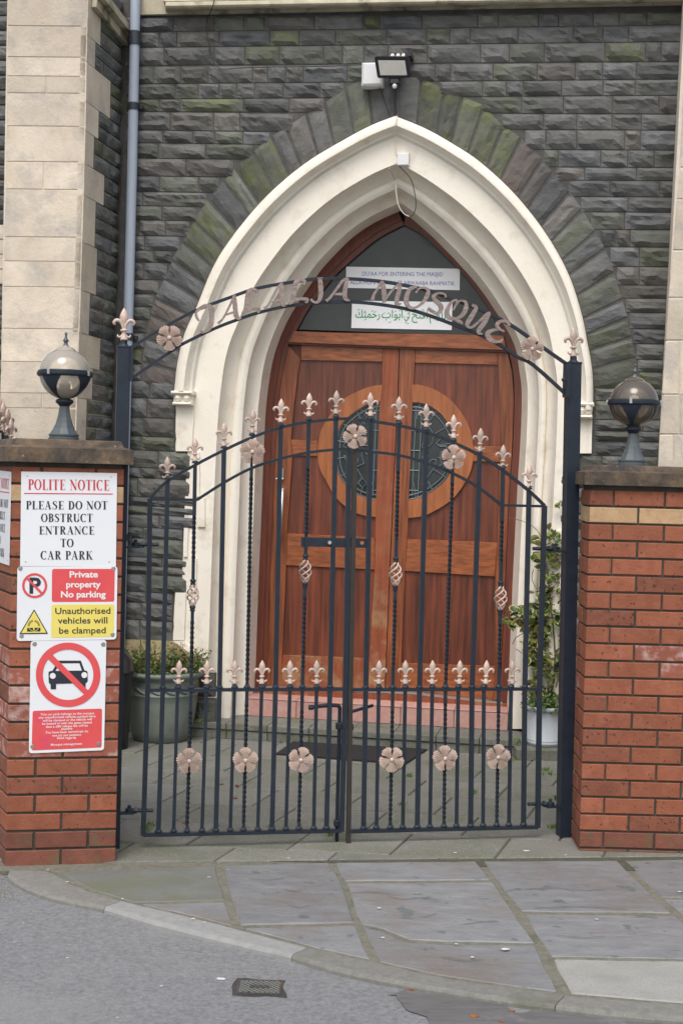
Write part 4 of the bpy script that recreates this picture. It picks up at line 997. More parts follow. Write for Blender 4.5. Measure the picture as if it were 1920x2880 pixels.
def bar(par, P, w, t=None, m='iron', twist=0, name='bar', n=None, d=0):
    b = MB(); Q = [gp_(x, y, d) for x, y in P]
    if n: Q = resample(Q, n)
    squarebar(b, Q, w, t or w, GU, GN, twist); return b.build(name, M[m], par)
def twisted(par, xa, ya, xb, yb, w=.0125):
    A, B = gp_(xa, ya), gp_(xb, yb); L_ = (A - B).length; n_ = max(8, int(L_ / .007)); b = MB()
    squarebar(b, resample([A, B], n_), w, w, GU, GN, twist=L_ / .085); ob = b.build('twisted_bar', M['irontw'], par); return ob
def foot(par, x, y, w=.024):   # little cast shoe where a picket meets a rail
    b = MB(); p = gp_(x, y); lathe(b, [(w * .62, -.002), (w * .62, .003), (w * .42, .010), (w * .36, .014)], p, 8); b.build('shoe', M['iron'], par)
UPL = [(422.5, 1400), (471.5, 1353), (549, 1308), (630.5, 1266), (710.9, 1229.5), (789, 1202.5), (868, 1187), (944.3, 1179), (985, 1177)]
LOL = [(554, 1406), (630.7, 1357), (707, 1317), (788.5, 1290), (866, 1273), (944, 1264.5), (981, 1264)]
UPR = [(998, 1181), (1041.8, 1184.4), (1121.5, 1197), (1198, 1216), (1274.5, 1245), (1349, 1281), (1413, 1322.5), (1486.6, 1381), (1530, 1422)]
LOR = [(998, 1266.5), (1041.8, 1270.5), (1118.3, 1280), (1194.8, 1300.8), (1271.4, 1331), (1341.5, 1369), (1410, 1421)]
def yat(P, x):
    for a, b in zip(P, P[1:]):
        if a[0] <= x <= b[0]: return a[1] + (b[1] - a[1]) * (x - a[0]) / (b[0] - a[0])
    return P[0][1] if x < P[0][0] else P[-1][1]
def sp2(P, n=6): return [(p.x, p.y) for p in spline([V((a, b, 0)) for a, b in P], n)]
def leafgate(name, label, base, stile_h, stile_m, up, lo, bars, lows, yrail, ybot, flat, m2):
    g = empty(name, base, label, 'gate leaf', 'wrought iron gate leaves')
    bar(g, stile_h, .0205, m='iron', name='stile'); bar(g, stile_m, .0200, m=m2, name='stile')
    bar(g, sp2(up), .0125, .019, name='top_rail'); bar(g, sp2(lo), .0115, .017, name='curved_rail'); bar(g, flat, .0115, .017, name='short_rail')
    bar(g, yrail, .0135, .022, name='middle_rail'); bar(g, ybot, .0150, .022, name='bottom_rail')
    YR = lambda x: yat(yrail, x); YB = lambda x: yat(ybot, x)
    for kind, xt, xm, xb, tip, extra in bars:
        yt = yat(up, xt); ym = YR(xm); yb = YB(xb); bs = tip + 68
        X_ = lambda y: xt + (xm - xt) * (y - yt) / (ym - yt) if y < ym else xm + (xb - xm) * (y - ym) / (yb - ym)
        finial(g, X_(bs) - .5, bs, tip); bar(g, [(X_(bs), bs), (X_(yt - 4), yt - 4)], .0150, name='finial_stub'); foot(g, X_(yt - 6), yt - 6)
        if kind == 'thick':
            bar(g, [(xt, yt), (xm, ym)], BW['k']); bar(g, [(xm, ym), (xb, yb - 2)], BW['k']); foot(g, xb, yb - 8, .026)
        elif kind == 'basket':
            yl = yat(lo, xt) if lo[0][0] <= xt <= lo[-1][0] else lo[0][1] if abs(xt - lo[0][0]) < 30 else lo[-1][1]
            yb0, yb1 = extra
            bar(g, [(xt, yt), (X_(yl + 45), yl + 45)], .0155); twisted(g, X_(yl + 45), yl + 45, X_(yb0 - 60), yb0 - 60)
            bar(g, [(X_(yb0 - 60), yb0 - 60), (X_(yb0), yb0)], .0135); inst('collar', COLM, g, gp_(X_(yb0 - 3), yb0 - 3)); inst('collar', COLM, g, gp_(X_(yb1 + 3), yb1 + 3))
            p0 = gp_(X_(yb1), yb1); p1 = gp_(X_(yb0), yb0); h = (p1 - p0).length; inst('basket', BAS, g, p0, rot=(0, 0, random.uniform(0, 1)), scale=(h, h, h))
            bar(g, [(X_(yb1), yb1), (X_(yb1 + 38), yb1 + 38)], .0135); twisted(g, X_(yb1 + 38), yb1 + 38, X_(ym - 60), ym - 60); bar(g, [(X_(ym - 60), ym - 60), (X_(ym), ym)], .0135)
            ry = extra2[xm]; bar(g, [(xm, ym), (X_(ym + 60), ym + 60)], .0135); twisted(g, X_(ym + 60), ym + 60, X_(ry - 30), ry - 30); twisted(g, X_(ry + 30), ry + 30, xb, yb - 24); bar(g, [(X_(ry - 32), ry - 32), (X_(ry + 32), ry + 32)], .010)
            bar(g, [(X_(yb - 24), yb - 24), (xb, yb)], .0135); rosette(g, X_(ry), ry, 37); foot(g, xb, yb - 8)
        elif kind == 'rose':
            ry1, = extra; yl = yat(lo, xt)
            rosette(g, X_(ry1) + 1, ry1, 36); bar(g, [(xt, yt), (X_(yl), yl)], .010); bar(g, [(X_(yl), yl), (X_(yl + 26), yl + 26)], .0135)
            twisted(g, X_(yl + 26), yl + 26, X_(ym - 20), ym - 20); bar(g, [(X_(ym - 20), ym - 20), (X_(ym), ym)], .0135)
            ry = extra2[xm]; bar(g, [(xm, ym), (X_(ym + 40), ym + 40)], .0135); twisted(g, X_(ym + 40), ym + 40, X_(ry - 30), ry - 30); bar(g, [(X_(ry - 32), ry - 32), (X_(ry + 32), ry + 32)], .010); twisted(g, X_(ry + 30), ry + 30, xb, yb - 24)
            bar(g, [(X_(yb - 24), yb - 24), (xb, yb)], .0135); rosette(g, X_(ry), ry, 37); foot(g, xb, yb - 8)
        foot(g, xm, YR(xm) - 6)
    for xm, xb, tipx in lows:
        ym = YR(xm); yb = YB(xb); finial(g, tipx, 1924, 1856); bar(g, [(tipx, 1925), (xm + .6, ym - 3)], .0155, name='finial_stub'); foot(g, xm + .5, ym - 6)
        bar(g, [(xm, ym), (xb, yb)], .0142); foot(g, xb, yb - 8)
    return g
extra2 = {537.5: 2140, 694.6: 2138, 850.3: 2137, 1104: 2135.5, 1252: 2132.5, 1401.6: 2129.5}
gl_ = leafgate('iron_gate', 'left leaf of the black iron gate, nearest the pillar with notices', GATE.w(.14, .05), [(422, 1402), (415.4, 1940), (403, 2350)], [(981, 1266), (971, 1940), (960.5, 2338)],
    UPL, LOL, [('thick', 471.5, 458, 445.7, 1283, None), ('basket', 549, 537.5, 526, 1230.7, (1640, 1708)), ('thick', 630, 617.4, 606.8, 1188, None), ('rose', 709, 694.6, 684.8, 1151, (1270.5,)),
     ('thick', 789, 774.7, 764.6, 1120.5, None), ('basket', 868, 850.3, 840, 1104, (1570, 1642)), ('thick', 944.3, 927.7, 917.6, 1097, None)],
    [(499.6, 488.4, 502), (581, 568, 581), (659.5, 647.4, 660), (735.8, 724.9, 736), (815, 803.8, 815.5), (890, 881.8, 890.5)],
    [(416, 1941), (970, 1938)], [(403, 2348), (960.5, 2336)], [(422, 1404), (554, 1406)], 'iron')
gr_ = leafgate('iron_gate', 'right leaf of the black iron gate, nearest the long brick wall', GATE.w(1.9, .05), [(1530, 1422), (1516, 1938), (1511, 2327)], [(999, 1179), (985, 1938), (979, 2372)],
    UPR, LOR, [('thick', 1041.8, 1027.8, 1021.7, 1103, None), ('basket', 1121.5, 1104, 1096.7, 1114, (1577, 1650)), ('thick', 1198, 1179, 1172.6, 1134, None), ('rose', 1274.5, 1252, 1247.8, 1165, (1286.4,)),
     ('thick', 1348, 1326.7, 1322.5, 1202.5, None), ('basket', 1413, 1401.6, 1396, 1250, (1645, 1718)), ('thick', 1486.6, 1474.7, 1471, 1307, None)],
    [(1064.6, 1058, 1064.5), (1139, 1132, 1139.5), (1215, 1208, 1214), (1288, 1282.7, 1291), (1359.7, 1357.4, 1365), (1436, 1430, 1440)],
    [(985, 1940), (1516, 1937.5)], [(979, 2338), (1511, 2326)], [(1410, 1421), (1530, 1424)], 'ironb')
rosette(gr_, 998, 1227, 36, .018)
# bolts and latch
b = MB(); Q = spline([gp_(x, y, -.03) for x, y in ((868, 1990), (900, 1986), (945, 1984), (954, 1990), (955, 2010), (950, 2200), (946.5, 2371))], 4); tube(b, Q, .0085, 8); b.build('drop_bolt', M['iron'], gl_, smooth=True)
b = MB(); tube(b, [gp_(868, 1990, -.03), gp_(881, 1989, -.03)], .0115, 8); b.build('bolt_tip', M['iron'], gl_)
for y in (2042, 2315):
    b = MB(); bevbox(b, gp_(953 - (y - 2042) * .02, y, -.025), GU * .013, -GN * .013, V((0, 0, .014)), .003); b.build('bolt_guide', M['iron'], gl_)
b = MB(); tube(b, [gp_(990, 2001, -.02), gp_(1048, 1984, -.05)], .0075, 8); bevbox(b, gp_(985, 2045, -.02), GU * .012, -GN * .014, V((0, 0, .013)), .003); b.build('drop_bolt', M['iron'], gr_)
b = MB(); prism(b, [gp_(x, y, .004) for x, y in ((848, 1509), (1032, 1514), (1032, 1543), (848, 1536))][::-1] if False else [gp_(x, y, .004) for x, y in ((848, 1511), (1030, 1515), (1030, 1541), (848, 1537))], GN, .006, back=True); b.build('latch_plate', M['iron'], gl_)
b = MB(); lathe(b, [(0, .0), (.008, .0), (.008, .006), (0, .006)], seg=12)
me = mesh_of(b, 'plate_hole', M['wood_r'], False); inst('plate_hole', me, gl_, gp_(1017, 1527, .0055), rot=(math.pi / 2, 0, GATE.yaw))
b = MB(); tube(b, [gp_(927, 1526, .03), gp_(927, 1526, -.02)], .0085, 8); b.build('latch_bolt', M['screw'], gl_)
b = MB(); tube(b, [gp_(852, 1511, .004), gp_(852, 1538, .004)], .009, 8); b.build('latch_pivot', M['iron'], gl_)
# arch with the name, on its two posts
arch = empty('gate_arch', GATE.w(0, 0), 'black iron gateway with two posts and lettered arch reading JALALIA MOSQUE', 'gate arch')
def post(xt0, xt1, yt, xb1, yb, wpx, dpt, seglab):
    # square hollow section; front face right edge known at the top and foot
    ztop = gp_((xt0 + xt1) / 2, yt).z; zb = -.05
    t0 = gp_(xt1, yt); w_ = (gp_(xt1, yt) - gp_(xt0, yt)).length
    f0 = gp_(xb1, yb)
    b = MB(); vs = []
    for base in (t0, f0):
        A = base - GU * w_; B = base
        vs += [A, B, B - GN * dpt, A - GN * dpt]
    b.add(vs, [(0, 4, 5, 1), (1, 5, 6, 2), (2, 6, 7, 3), (3, 7, 4, 0), (0, 1, 2, 3)])
    b.build('post', M['iron'], arch); return t0, w_
t0, w0 = post(331, 368.6, 978, 337, 2403, 38, .06, 0)
t1, w1 = post(1600, 1634.7, 1023, 1608.5, 2368, 35, .06, 0)
for (t_, w_, xx, tip, bs) in ((t0, w0, 346, 868, 962), (t1, w1, 1615.7, 919, 1005)):
    c = t_ - GU * (w_ / 2) - GN * .03
    b = MB(); bevbox(b, c + V((0, 0, .003)), GU * (w_ / 2 + .002), -GN * .032, V((0, 0, .005)), .002); lathe(b, [(.024, .006), (.022, .012), (.0155, .018), (.0155, .034), (.013, .036), (.0, .036)], c, 8, rot=.39); b.build('post_cap', M['iron'], arch)
    h = (gp_(xx, tip) - gp_(xx, bs)).length; inst('finial', FIN, arch, c + V((0, 0, .03)), rot=(0, -.02, GATE.yaw), scale=(h * .98, h, h))
UA = [(368, 979), (398, 960), (532.8, 882), (649, 836), (728.9, 809.7), (858, 788), (908, 784), (977.6, 784), (1062.7, 790.5), (1125.7, 800.5), (1208.7, 818), (1258.4, 837), (1328, 862), (1384.4, 887), (1434.2, 913.5), (1474.4, 940.5), (1529.5, 980), (1602, 1031)]
LA = [(368, 1066), (483.8, 987), (513, 968), (599.5, 926), (662.5, 901), (732, 878), (808.5, 861), (891.4, 852), (984, 849), (1072.7, 857), (1155.6, 872), (1225, 894), (1285, 917), (1354.6, 944), (1404.3, 970), (1457.4, 1006), (1499, 1027), (1598, 1116)]
bar(arch, sp2(UA, 4), .0130, .019, name='arch_rail'); bar(arch, sp2(LA, 4), .0130, .019, name='arch_rail')
for x, y, r in ((476.4, 950.2, 37), (1494, 981.4, 35)): rosette(arch, x, y, r)
b = MB(); 
for q in ((1584, 1020, 1590, 1118),): boxw(b, gp_(1592, 1069, 0), GU * .010, -GN * .022, V((0, 0, .078)))
for yy in (1069,): tube(b, [gp_(1588, yy, .035), gp_(1588, yy, .0)], .008, 8); tube(b, [gp_(1579, yy - 1, .03), gp_(1590, yy - 1, .03)], .007, 8)
b.build('fixing_plate', M['iron'], arch)
b = MB(); boxw(b, gp_(370, 1022, 0), GU * .006, -GN * .02, V((0, 0, .075))); b.build('fixing_plate', M['iron'], arch)
# letters traced as brush strokes: (x, y, half width) in 1/3.015 px units of two enlargements
S1 = lambda P: [(500 + x / 3.015, 740 + y / 3.015, w / 3.015) for x, y, w in P]
S2 = lambda P: [(940 + x / 3.015, 740 + y / 3.015, w / 3.015) for x, y, w in P]
LET = [
 S1, [[(182, 490, 7), (162, 458, 11), (157, 420, 10), (185, 388, 14), (230, 362, 15), (275, 362, 16)], [(262, 352, 14), (285, 385, 22), (290, 450, 21), (285, 515, 20), (265, 558, 17), (235, 578, 12), (208, 585, 12), (198, 570, 8)]],
 S1, [[(343, 512, 13), (385, 468, 9), (430, 385, 9), (468, 305, 11), (486, 268, 9)], [(478, 272, 13), (485, 340, 19), (490, 400, 19), (498, 448, 20), (520, 468, 14), (540, 462, 5)], [(405, 440, 6), (445, 425, 9), (490, 412, 10)]],
 S1, [[(668, 278, 9), (676, 245, 13), (642, 220, 13), (605, 238, 18), (592, 290, 20), (584, 350, 19), (570, 395, 14), (548, 424, 9)], [(545, 426, 8), (600, 402, 12), (650, 388, 13), (692, 392, 12), (680, 422, 8)]],
 S1, [[(738, 386, 16), (770, 352, 9), (812, 275, 9), (850, 205, 10), (888, 168, 10)], [(880, 172, 13), (884, 240, 22), (885, 310, 20), (895, 355, 15), (916, 352, 6)], [(800, 332, 7), (840, 320, 12), (882, 315, 13)]],
 S1, [[(1065, 182, 11), (1076, 152, 12), (1040, 142, 14), (1002, 162, 19), (990, 220, 20), (980, 290, 20), (964, 330, 14), (942, 348, 8)], [(950, 337, 8), (1000, 307, 13), (1060, 302, 13), (1098, 310, 14), (1085, 338, 10)]],
 S1, [[(1182, 128, 6), (1228, 126, 6)], [(1205, 126, 17), (1212, 200, 20), (1212, 265, 19), (1200, 312, 15), (1175, 332, 12), (1145, 325, 11), (1128, 302, 7)]],
 S1, [[(1258, 322, 13), (1292, 290, 10), (1350, 215, 10), (1398, 150, 12), (1440, 126, 10)], [(1438, 126, 14), (1425, 190, 18), (1415, 262, 18), (1425, 305, 16), (1458, 318, 5)], [(1320, 266, 6), (1370, 262, 11), (1418, 262, 12)]],
 S2, [[(322, 315, 16), (338, 262, 10), (372, 210, 9), (405, 152, 10)], [(402, 152, 15), (418, 215, 20), (422, 280, 18), (425, 332, 14)], [(428, 315, 9), (478, 245, 9), (530, 190, 9), (566, 170, 8)], [(560, 172, 12), (548, 240, 17), (530, 305, 18), (535, 350, 14), (566, 342, 5)]],
 S2, [[(700, 205, 9), (655, 208, 14), (622, 255, 16), (610, 320, 20), (635, 372, 14), (685, 378, 10), (745, 340, 13), (785, 280, 17), (795, 230, 14), (760, 208, 10), (718, 215, 8), (690, 252, 7)]],
 S2, [[(945, 292, 9), (932, 262, 9), (882, 255, 10), (842, 278, 14), (855, 315, 17), (895, 352, 19), (905, 392, 18), (875, 425, 13), (838, 412, 13), (795, 382, 13)]],
 S2, [[(1008, 400, 6), (1040, 320, 9), (1000, 325, 10), (968, 372, 15), (955, 430, 19), (985, 468, 15), (1035, 468, 12), (1085, 440, 16), (1115, 385, 19), (1112, 332, 12), (1068, 318, 8), (1035, 350, 7)], [(1000, 462, 10), (1048, 488, 15), (1088, 512, 9)]],
 S2, [[(1168, 355, 12), (1200, 380, 16), (1165, 450, 19), (1130, 505, 18), (1130, 540, 12), (1172, 540, 10), (1240, 482, 10), (1292, 432, 12), (1322, 418, 10)], [(1310, 425, 16), (1272, 500, 20), (1230, 560, 19), (1222, 592, 13), (1256, 600, 5)]],
 S2, [[(1488, 530, 11), (1455, 494, 12), (1402, 495, 13), (1378, 528, 15), (1402, 560, 11), (1440, 578, 7)], [(1405, 560, 9), (1345, 568, 13), (1302, 592, 19), (1308, 632, 22), (1350, 662, 15), (1400, 664, 11), (1430, 642, 6)]],
]
for k in range(0, len(LET), 2):
    f, strokes = LET[k], LET[k + 1]; b = MB()
    for si, s_ in enumerate(strokes):
        P = spline([V(q) for q in f(s_)], 6); dd = .020 - si * .0012; L_ = []; R_ = []
        for i, p in enumerate(P):
            a = P[max(i - 1, 0)]; c = P[min(i + 1, len(P) - 1)]; t_ = V((c.x - a.x, c.y - a.y, 0)); t_.normalize(); nx, ny = -t_.y, t_.x
            e = 1.0
            L_.append(gp_(p.x + nx * p.z * e, p.y + ny * p.z * e, dd)); R_.append(gp_(p.x - nx * p.z * e, p.y - ny * p.z * e, dd))
        ribbon(b, L_, R_, GN, .009)
    b.build('letter', M['letter'], arch)
# hinges
def hinge(par, xa, xb, y, pinx, sgn):
    b = MB(); tube(b, [gp_(xa, y, -.012), gp_(xb, y + .5, -.012)], .0085, 8); 
    tube(b, [gp_(pinx, y - 14, -.012), gp_(pinx, y + 6, -.012)], .0075, 8); lathe(b, [(.014, -.009), (.0165, -.007), (.0165, .007), (.014, .009), (0, .009)], gp_(pinx, y, -.012), 12)
    for xx in ((xa + xb) / 2 - 9, (xa + xb) / 2 + 9): tube(b, [gp_(xx - 3, y, -.012), gp_(xx + 3, y, -.012)], .0145, 6)
    b.build('hinge', M['iron'], par)
def bracket(xa, xb, y):
    b = MB(); P = [gp_(x, yy, -.012) for x, yy in ((xa, y + 8), ((xa + xb) / 2, y + 7), (xb, y + 7))]; squarebar(b, P, .009, .03, GU, GN); b.build('hinge_bracket', M['iron'], arch)
hinge(gl_, 378, 447, 1531, 382, 1); bracket(356, 395, 1531)
hinge(gl_, 352, 431, 2279, 364, 1); bracket(338, 378, 2279)
hinge(gr_, 1497, 1568, 1543, 1560, -1); bracket(1548, 1592, 1543)
hinge(gr_, 1483, 1556, 2261, 1547, -1); bracket(1535, 1580, 2261)
# ================================================================== SIGNS
_tc = bpy.data.curves.new('lettering', 'FONT'); _to = bpy.data.objects.new('lettering', _tc); COL.objects.link(_to); _tc.resolution_u = 3
def textgeo(body, bold=0):
    _tc.body = body; _tc.offset = bold; dg = bpy.context.evaluated_depsgraph_get(); dg.update()
    ev = _to.evaluated_get(dg); me = ev.to_mesh(); v = [(q.co.x, q.co.y) for q in me.vertices]; f = [tuple(p.vertices) for p in me.polygons]; ev.to_mesh_clear(); return v, f
def text(fn, par, body, xl, xr, yl, yr, cap, m, d, bold=0, name='lettering', mb=None):
    """fn(x, y, d) maps sign coordinates onto the sign"""
    v, f = textgeo(body, bold); x0 = min(p[0] for p in v); x1 = max(p[0] for p in v); k = (xr - xl) / (x1 - x0)
    vs = [fn(xl + (x - x0) * k, yl + (yr - yl) * (x - x0) / (x1 - x0) - y * cap / .69, d) for x, y in v]
    b = mb or MB(); b.add(vs, f)
    if mb is None: return b.build(name, m, par)
T_, t_h = .095, .026
def arc(cx, cy, rx, ry, a0, a1, n=14, T=T_, t=t_h):
    return [(cx + rx * math.cos(math.radians(a0 + (a1 - a0) * i / n)), cy + ry * math.sin(math.radians(a0 + (a1 - a0) * i / n)), t + (T - t) * abs(math.cos(math.radians(a0 + (a1 - a0) * i / n))) ** 1.3) for i in range(n + 1)]
def stem(x, y0=0, y1=1, w=T_, s=.15, bt=True, tp=True):
    o = [[(x, y0, w), (x, y1, w)]]
    if bt: o.append([(x - s, y0 + .02, .022), (x + s, y0 + .02, .022)])
    if tp: o.append([(x - s, y1 - .02, .022), (x + s, y1 - .02, .022)])
    return o
H_ = lambda x0, x1, y: [(x0, y, .022), (x1, y, .022)]
GL_ = {
 'I': (stem(.18), .36), 'L': (stem(.2) + [H_(.2, .58, .02), [(.57, .0, .025), (.57, .24, .018)]], .64),
 'T': (stem(.34, tp=False) + [H_(.04, .64, .98), [(.05, 1, .025), (.05, .78, .015)], [(.63, 1, .025), (.63, .78, .015)]], .68),
 'E': (stem(.2) + [H_(.2, .58, .02), H_(.2, .56, .98), H_(.2, .46, .5), [(.57, 0, .025), (.57, .24, .015)], [(.56, 1, .025), (.56, .78, .015)], [(.45, .62, .018), (.45, .38, .018)]], .64),
 'P': (stem(.2) + [[(.2, .98, .022)] + arc(.33, .74, .2, .24, 90, -90) + [(.2, .5, .022)]], .62),
 'R': (stem(.2) + [[(.2, .98, .022)] + arc(.33, .75, .19, .23, 90, -90) + [(.2, .52, .022)], [(.34, .52, .05), (.5, .2, .09), (.6, .03, .06)], H_(.5, .72, .02)], .74),
 'B': (stem(.2) + [[(.2, .98, .022)] + arc(.33, .76, .17, .22, 90, -90) + [(.2, .54, .022)], [(.2, .54, .022)] + arc(.34, .28, .2, .26, 90, -90) + [(.2, .02, .022)]], .66),
 'D': (stem(.2) + [[(.2, .98, .022)] + arc(.3, .5, .31, .48, 90, -90) + [(.2, .02, .022)]], .76),
 'O': ([arc(.38, .5, .29, .48, 0, 360, 28)], .76), 'C': ([arc(.38, .5, .29, .48, 50, 310, 22), [(.6, .98, .022), (.6, .7, .015)], [(.6, .2, .015), (.55, .08, .03)]], .70),
 'S': ([[(.5, .95, .02), (.5, .72, .015)], [(.5, .84, .02), (.42, .95, .03), (.3, .975, .035), (.16, .88, .06), (.15, .72, .085), (.3, .56, .085), (.46, .42, .09), (.5, .25, .085), (.42, .08, .05), (.28, .02, .03), (.14, .08, .02), (.1, .22, .015)], [(.1, .3, .018), (.1, .02, .018)]], .62),
 'U': (stem(.17, .3, 1, bt=False) + [arc(.38, .3, .21, .28, 180, 360, 12), [(.59, .3, .022), (.59, 1, .022)], H_(.48, .7, .98)], .76),
 'N': ([[(.14, 0, .022), (.14, 1, .022)], H_(.03, .25, .02), H_(.0, .2, .98), [(.12, .98, .09), (.64, .03, .09)], [(.64, 0, .022), (.64, 1, .022)], H_(.53, .75, .98)], .78),
 'A': ([[(.36, .98, .022), (.12, .02, .022)], H_(.02, .24, .02), [(.36, 1, .08), (.6, .02, .09)], H_(.46, .74, .02), H_(.2, .52, .34)], .76),
 'K': (stem(.2) + [[(.24, .45, .022), (.58, .97, .022)], H_(.48, .7, .98), [(.34, .6, .06), (.62, .04, .09)], H_(.5, .78, .02)], .78), ' ': ([], .34)}
def serif(fn, par, body, xl, xr, yl, yr, cap, m, d, name='lettering'):
    tot = sum(GL_[c][1] + .04 for c in body); k = (xr - xl) / tot; x = 0; b = MB(); n_ = 0
    for c in body:
        for s_ in GL_[c][0]:
            L_ = []; R_ = []; n_ += 1; dd = d + (n_ % 5) * .00008
            for i, (px, py, w) in enumerate(s_):
                a = s_[max(i - 1, 0)]; e = s_[min(i + 1, len(s_) - 1)]; tx, ty = e[0] - a[0], e[1] - a[1]; l = math.hypot(tx, ty) or 1; nx, ny = -ty / l, tx / l
                if abs(nx) > .95: nx, ny = math.copysign(1, nx), 0
                for sg, out in ((1, L_), (-1, R_)):
                    X = xl + (x + px + sg * nx * w) * k; Y = yl + (yr - yl) * (X - xl) / (xr - xl) - (py + sg * ny * w) * cap; out.append(fn(X, Y, dd))
            ribbon(b, L_, R_)
        x += GL_[c][1] + .04
    return b.build(name, m, par)
def rounded(cs, r, n=4):
    out = []; k = len(cs)
    for i in range(k):
        p, a, c = V((*cs[i], 0)), V((*cs[i - 1], 0)), V((*cs[(i + 1) % k], 0)); u1 = (a - p).normalized() * r; u2 = (c - p).normalized() * r
        for j in range(n + 1):
            t = j / n; q = (p + u1) * (1 - t) ** 2 + p * 2 * t * (1 - t) + (p + u2) * t * t; out.append((q.x, q.y))
    return out
def plate2(fn, par, px, d, t, m, name, nrm=None):
    b = MB(); P = [fn(x, y, d) for x, y in px]; n = nrm
    A = (P[1] - P[0]).cross(P[-1] - P[0])
    k = len(P); vs = P + [fn(x, y, d - t) for x, y in px]; b.add(vs, [tuple(range(k))] + [(i, i + k, (i + 1) % k + k, (i + 1) % k) for i in range(k)]); return b.build(name, M[m], par)
def circ(cx, cy, r, n=40, ky=1): return [(cx + r * math.cos(i * 2 * math.pi / n), cy + r * ky * math.sin(i * 2 * math.pi / n)) for i in range(n)]
def annul(fn, par, cx, cy, R, r, d, m, name, n=48, a0=0, a1=2 * math.pi):
    b = MB(); A = [(cx + R * math.cos(a0 + (a1 - a0) * i / n), cy + R * math.sin(a0 + (a1 - a0) * i / n)) for i in range(n + 1)]; B = [(cx + r * math.cos(a0 + (a1 - a0) * i / n), cy + r * math.sin(a0 + (a1 - a0) * i / n)) for i in range(n + 1)]
    ribbon(b, [fn(x, y, d) for x, y in A], [fn(x, y, d) for x, y in B]); return b.build(name, M[m], par)
def screw(fn, par, x, y, d=.006, r=6):
    b = MB(); P = [fn(a, c, d + .0025) for a, c in circ(x, y, r * .75, 12)]; Q = [fn(a, c, d) for a, c in circ(x, y, r, 12)]; b.add(P + Q, [tuple(range(12))] + [(i, i + 12, (i + 1) % 12 + 12, (i + 1) % 12) for i in range(12)])
    b.build('screw', M['screw'], par)
LF = lambda x, y, d: LPIL.at(x, y, d)
DS = .0045
def polite(par, fn):
    plate2(fn, par, [(60.7, 1326), (329.8, 1330.5), (326.5, 1593), (57.4, 1592)], DS, .003, 'white', 'sign_board')
    serif(fn, par, 'POLITE NOTICE', 79, 310.5, 1377.5, 1379.6, 29.5, M['red2'], DS + .0008)
    plate2(fn, par, [(68.9, 1386.2), (317.6, 1388), (317.6, 1390.9), (68.9, 1389.1)], DS + .0008, .0006, 'red2', 'underline')
    for body, xl, xr, y, c in (('PLEASE DO NOT', 73.2, 304.8, 1432.5, 23.5), ('OBSTRUCT', 116, 262.8, 1468, 23.5), ('ENTRANCE', 110.2, 267.9, 1503, 23), ('TO', 170.4, 208.7, 1538.6, 23.5), ('CAR PARK', 114.8, 262.8, 1573.6, 24)):
        serif(fn, par, body, xl, xr, y, y + .4, c, M['ink'], DS + .0008)
    for x, y in ((77.5, 1338.5), (313, 1341), (72.7, 1580), (307.5, 1580)): screw(fn, par, x, y, DS, 1.9)
s1 = empty('polite_notice_sign', LF(193, 1460, 0), 'white polite notice sign about the car park entrance, facing the street', 'sign', 'notices on the brick pillar'); polite(s1, LF)
mpp = LPIL.uz(329.8, 1330)[0] - LPIL.uz(60.7, 1330)[0]; zt_ = LPIL.uz(193, 1328)[1]; zb_ = LPIL.uz(193, 1592)[1]
ue = SIDE.uz(34.4, 1327)[0]; zt2 = SIDE.uz(34.4, 1327)[1]; zb2 = SIDE.uz(33, 1592)[1]
def SF(x, y, d): return SIDE.w(ue + (x - 329.8) / 269.1 * mpp, zt2 + (zb2 - zt2) * (y - 1330.5) / 262.5, d)
s4 = empty('side_notice_sign', SF(193, 1460, 0), 'second white notice seen edge-on, fixed round the corner on the side of the left pillar', 'sign', 'notices on the brick pillar'); polite(s4, SF)
K = lambda x, y: (x / 3.92, 1560 + y / 3.92)
KF = lambda x, y, d: LPIL.at(x / 3.92, 1560 + y / 3.92, d)
s2 = empty('parking_sign', KF(740, 540, 0), 'white private property sign with a red panel above a yellow clamping panel', 'sign', 'notices on the brick pillar')
plate2(KF, s2, rounded([(195, 130), (1298, 128), (1285, 935), (187, 952)], 40), DS + .001, .003, 'white', 'sign_board')
plate2(KF, s2, rounded([(577, 157), (1268, 157), (1262, 518), (573, 522)], 25), DS + .0018, .0006, 'red', 'red_panel')
plate2(KF, s2, rounded([(573, 550), (1262, 548), (1255, 905), (565, 917)], 25), DS + .0018, .0006, 'yellow', 'yellow_panel')
for body, xl, xr, y in (('Private', 770, 1083, 250), ('property', 733, 1113, 360), ('No parking', 675, 1168, 470)): text(KF, s2, body, xl, xr, y, y - 1, 66, M['winkt'], DS + .0026, .028)
for body, xl, xr, y in (('Unauthorised', 612, 1220, 654), ('vehicles will', 640, 1187, 760), ('be clamped', 655, 1168, 870)): text(KF, s2, body, xl, xr, y, y - 4, 68, M['ink'], DS + .0026, .012)
b = MB(); text(KF, None, 'P', 328, 455, 423, 423, 166, None, DS + .0022, .03, mb=b); b.build('letter_p', M['ink'], s2)
annul(KF, s2, 385, 341, 138, 112, DS + .0026, 'red', 'red_circle')
plate2(KF, s2, [(292, 268), (310, 250), (474, 418), (456, 436)], DS + .003, .0004, 'red', 'red_bar')
plate2(KF, s2, rounded([(380, 600), (534, 873), (216, 878)], 8), DS + .002, .0004, 'ink', 'warning_triangle')
plate2(KF, s2, rounded([(380, 622), (514, 860), (238, 864)], 4), DS + .0024, .0004, 'yellow', 'triangle_field')
plate2(KF, s2, [(303, 808), (449, 804), (449, 846), (303, 849)], DS + .0028, .0004, 'ink', 'clamp_symbol')
annul(KF, s2, 376, 785, 66, 47, DS + .0031, 'ink', 'clamp_wheel', a0=math.pi * .98, a1=math.pi * 2.02)
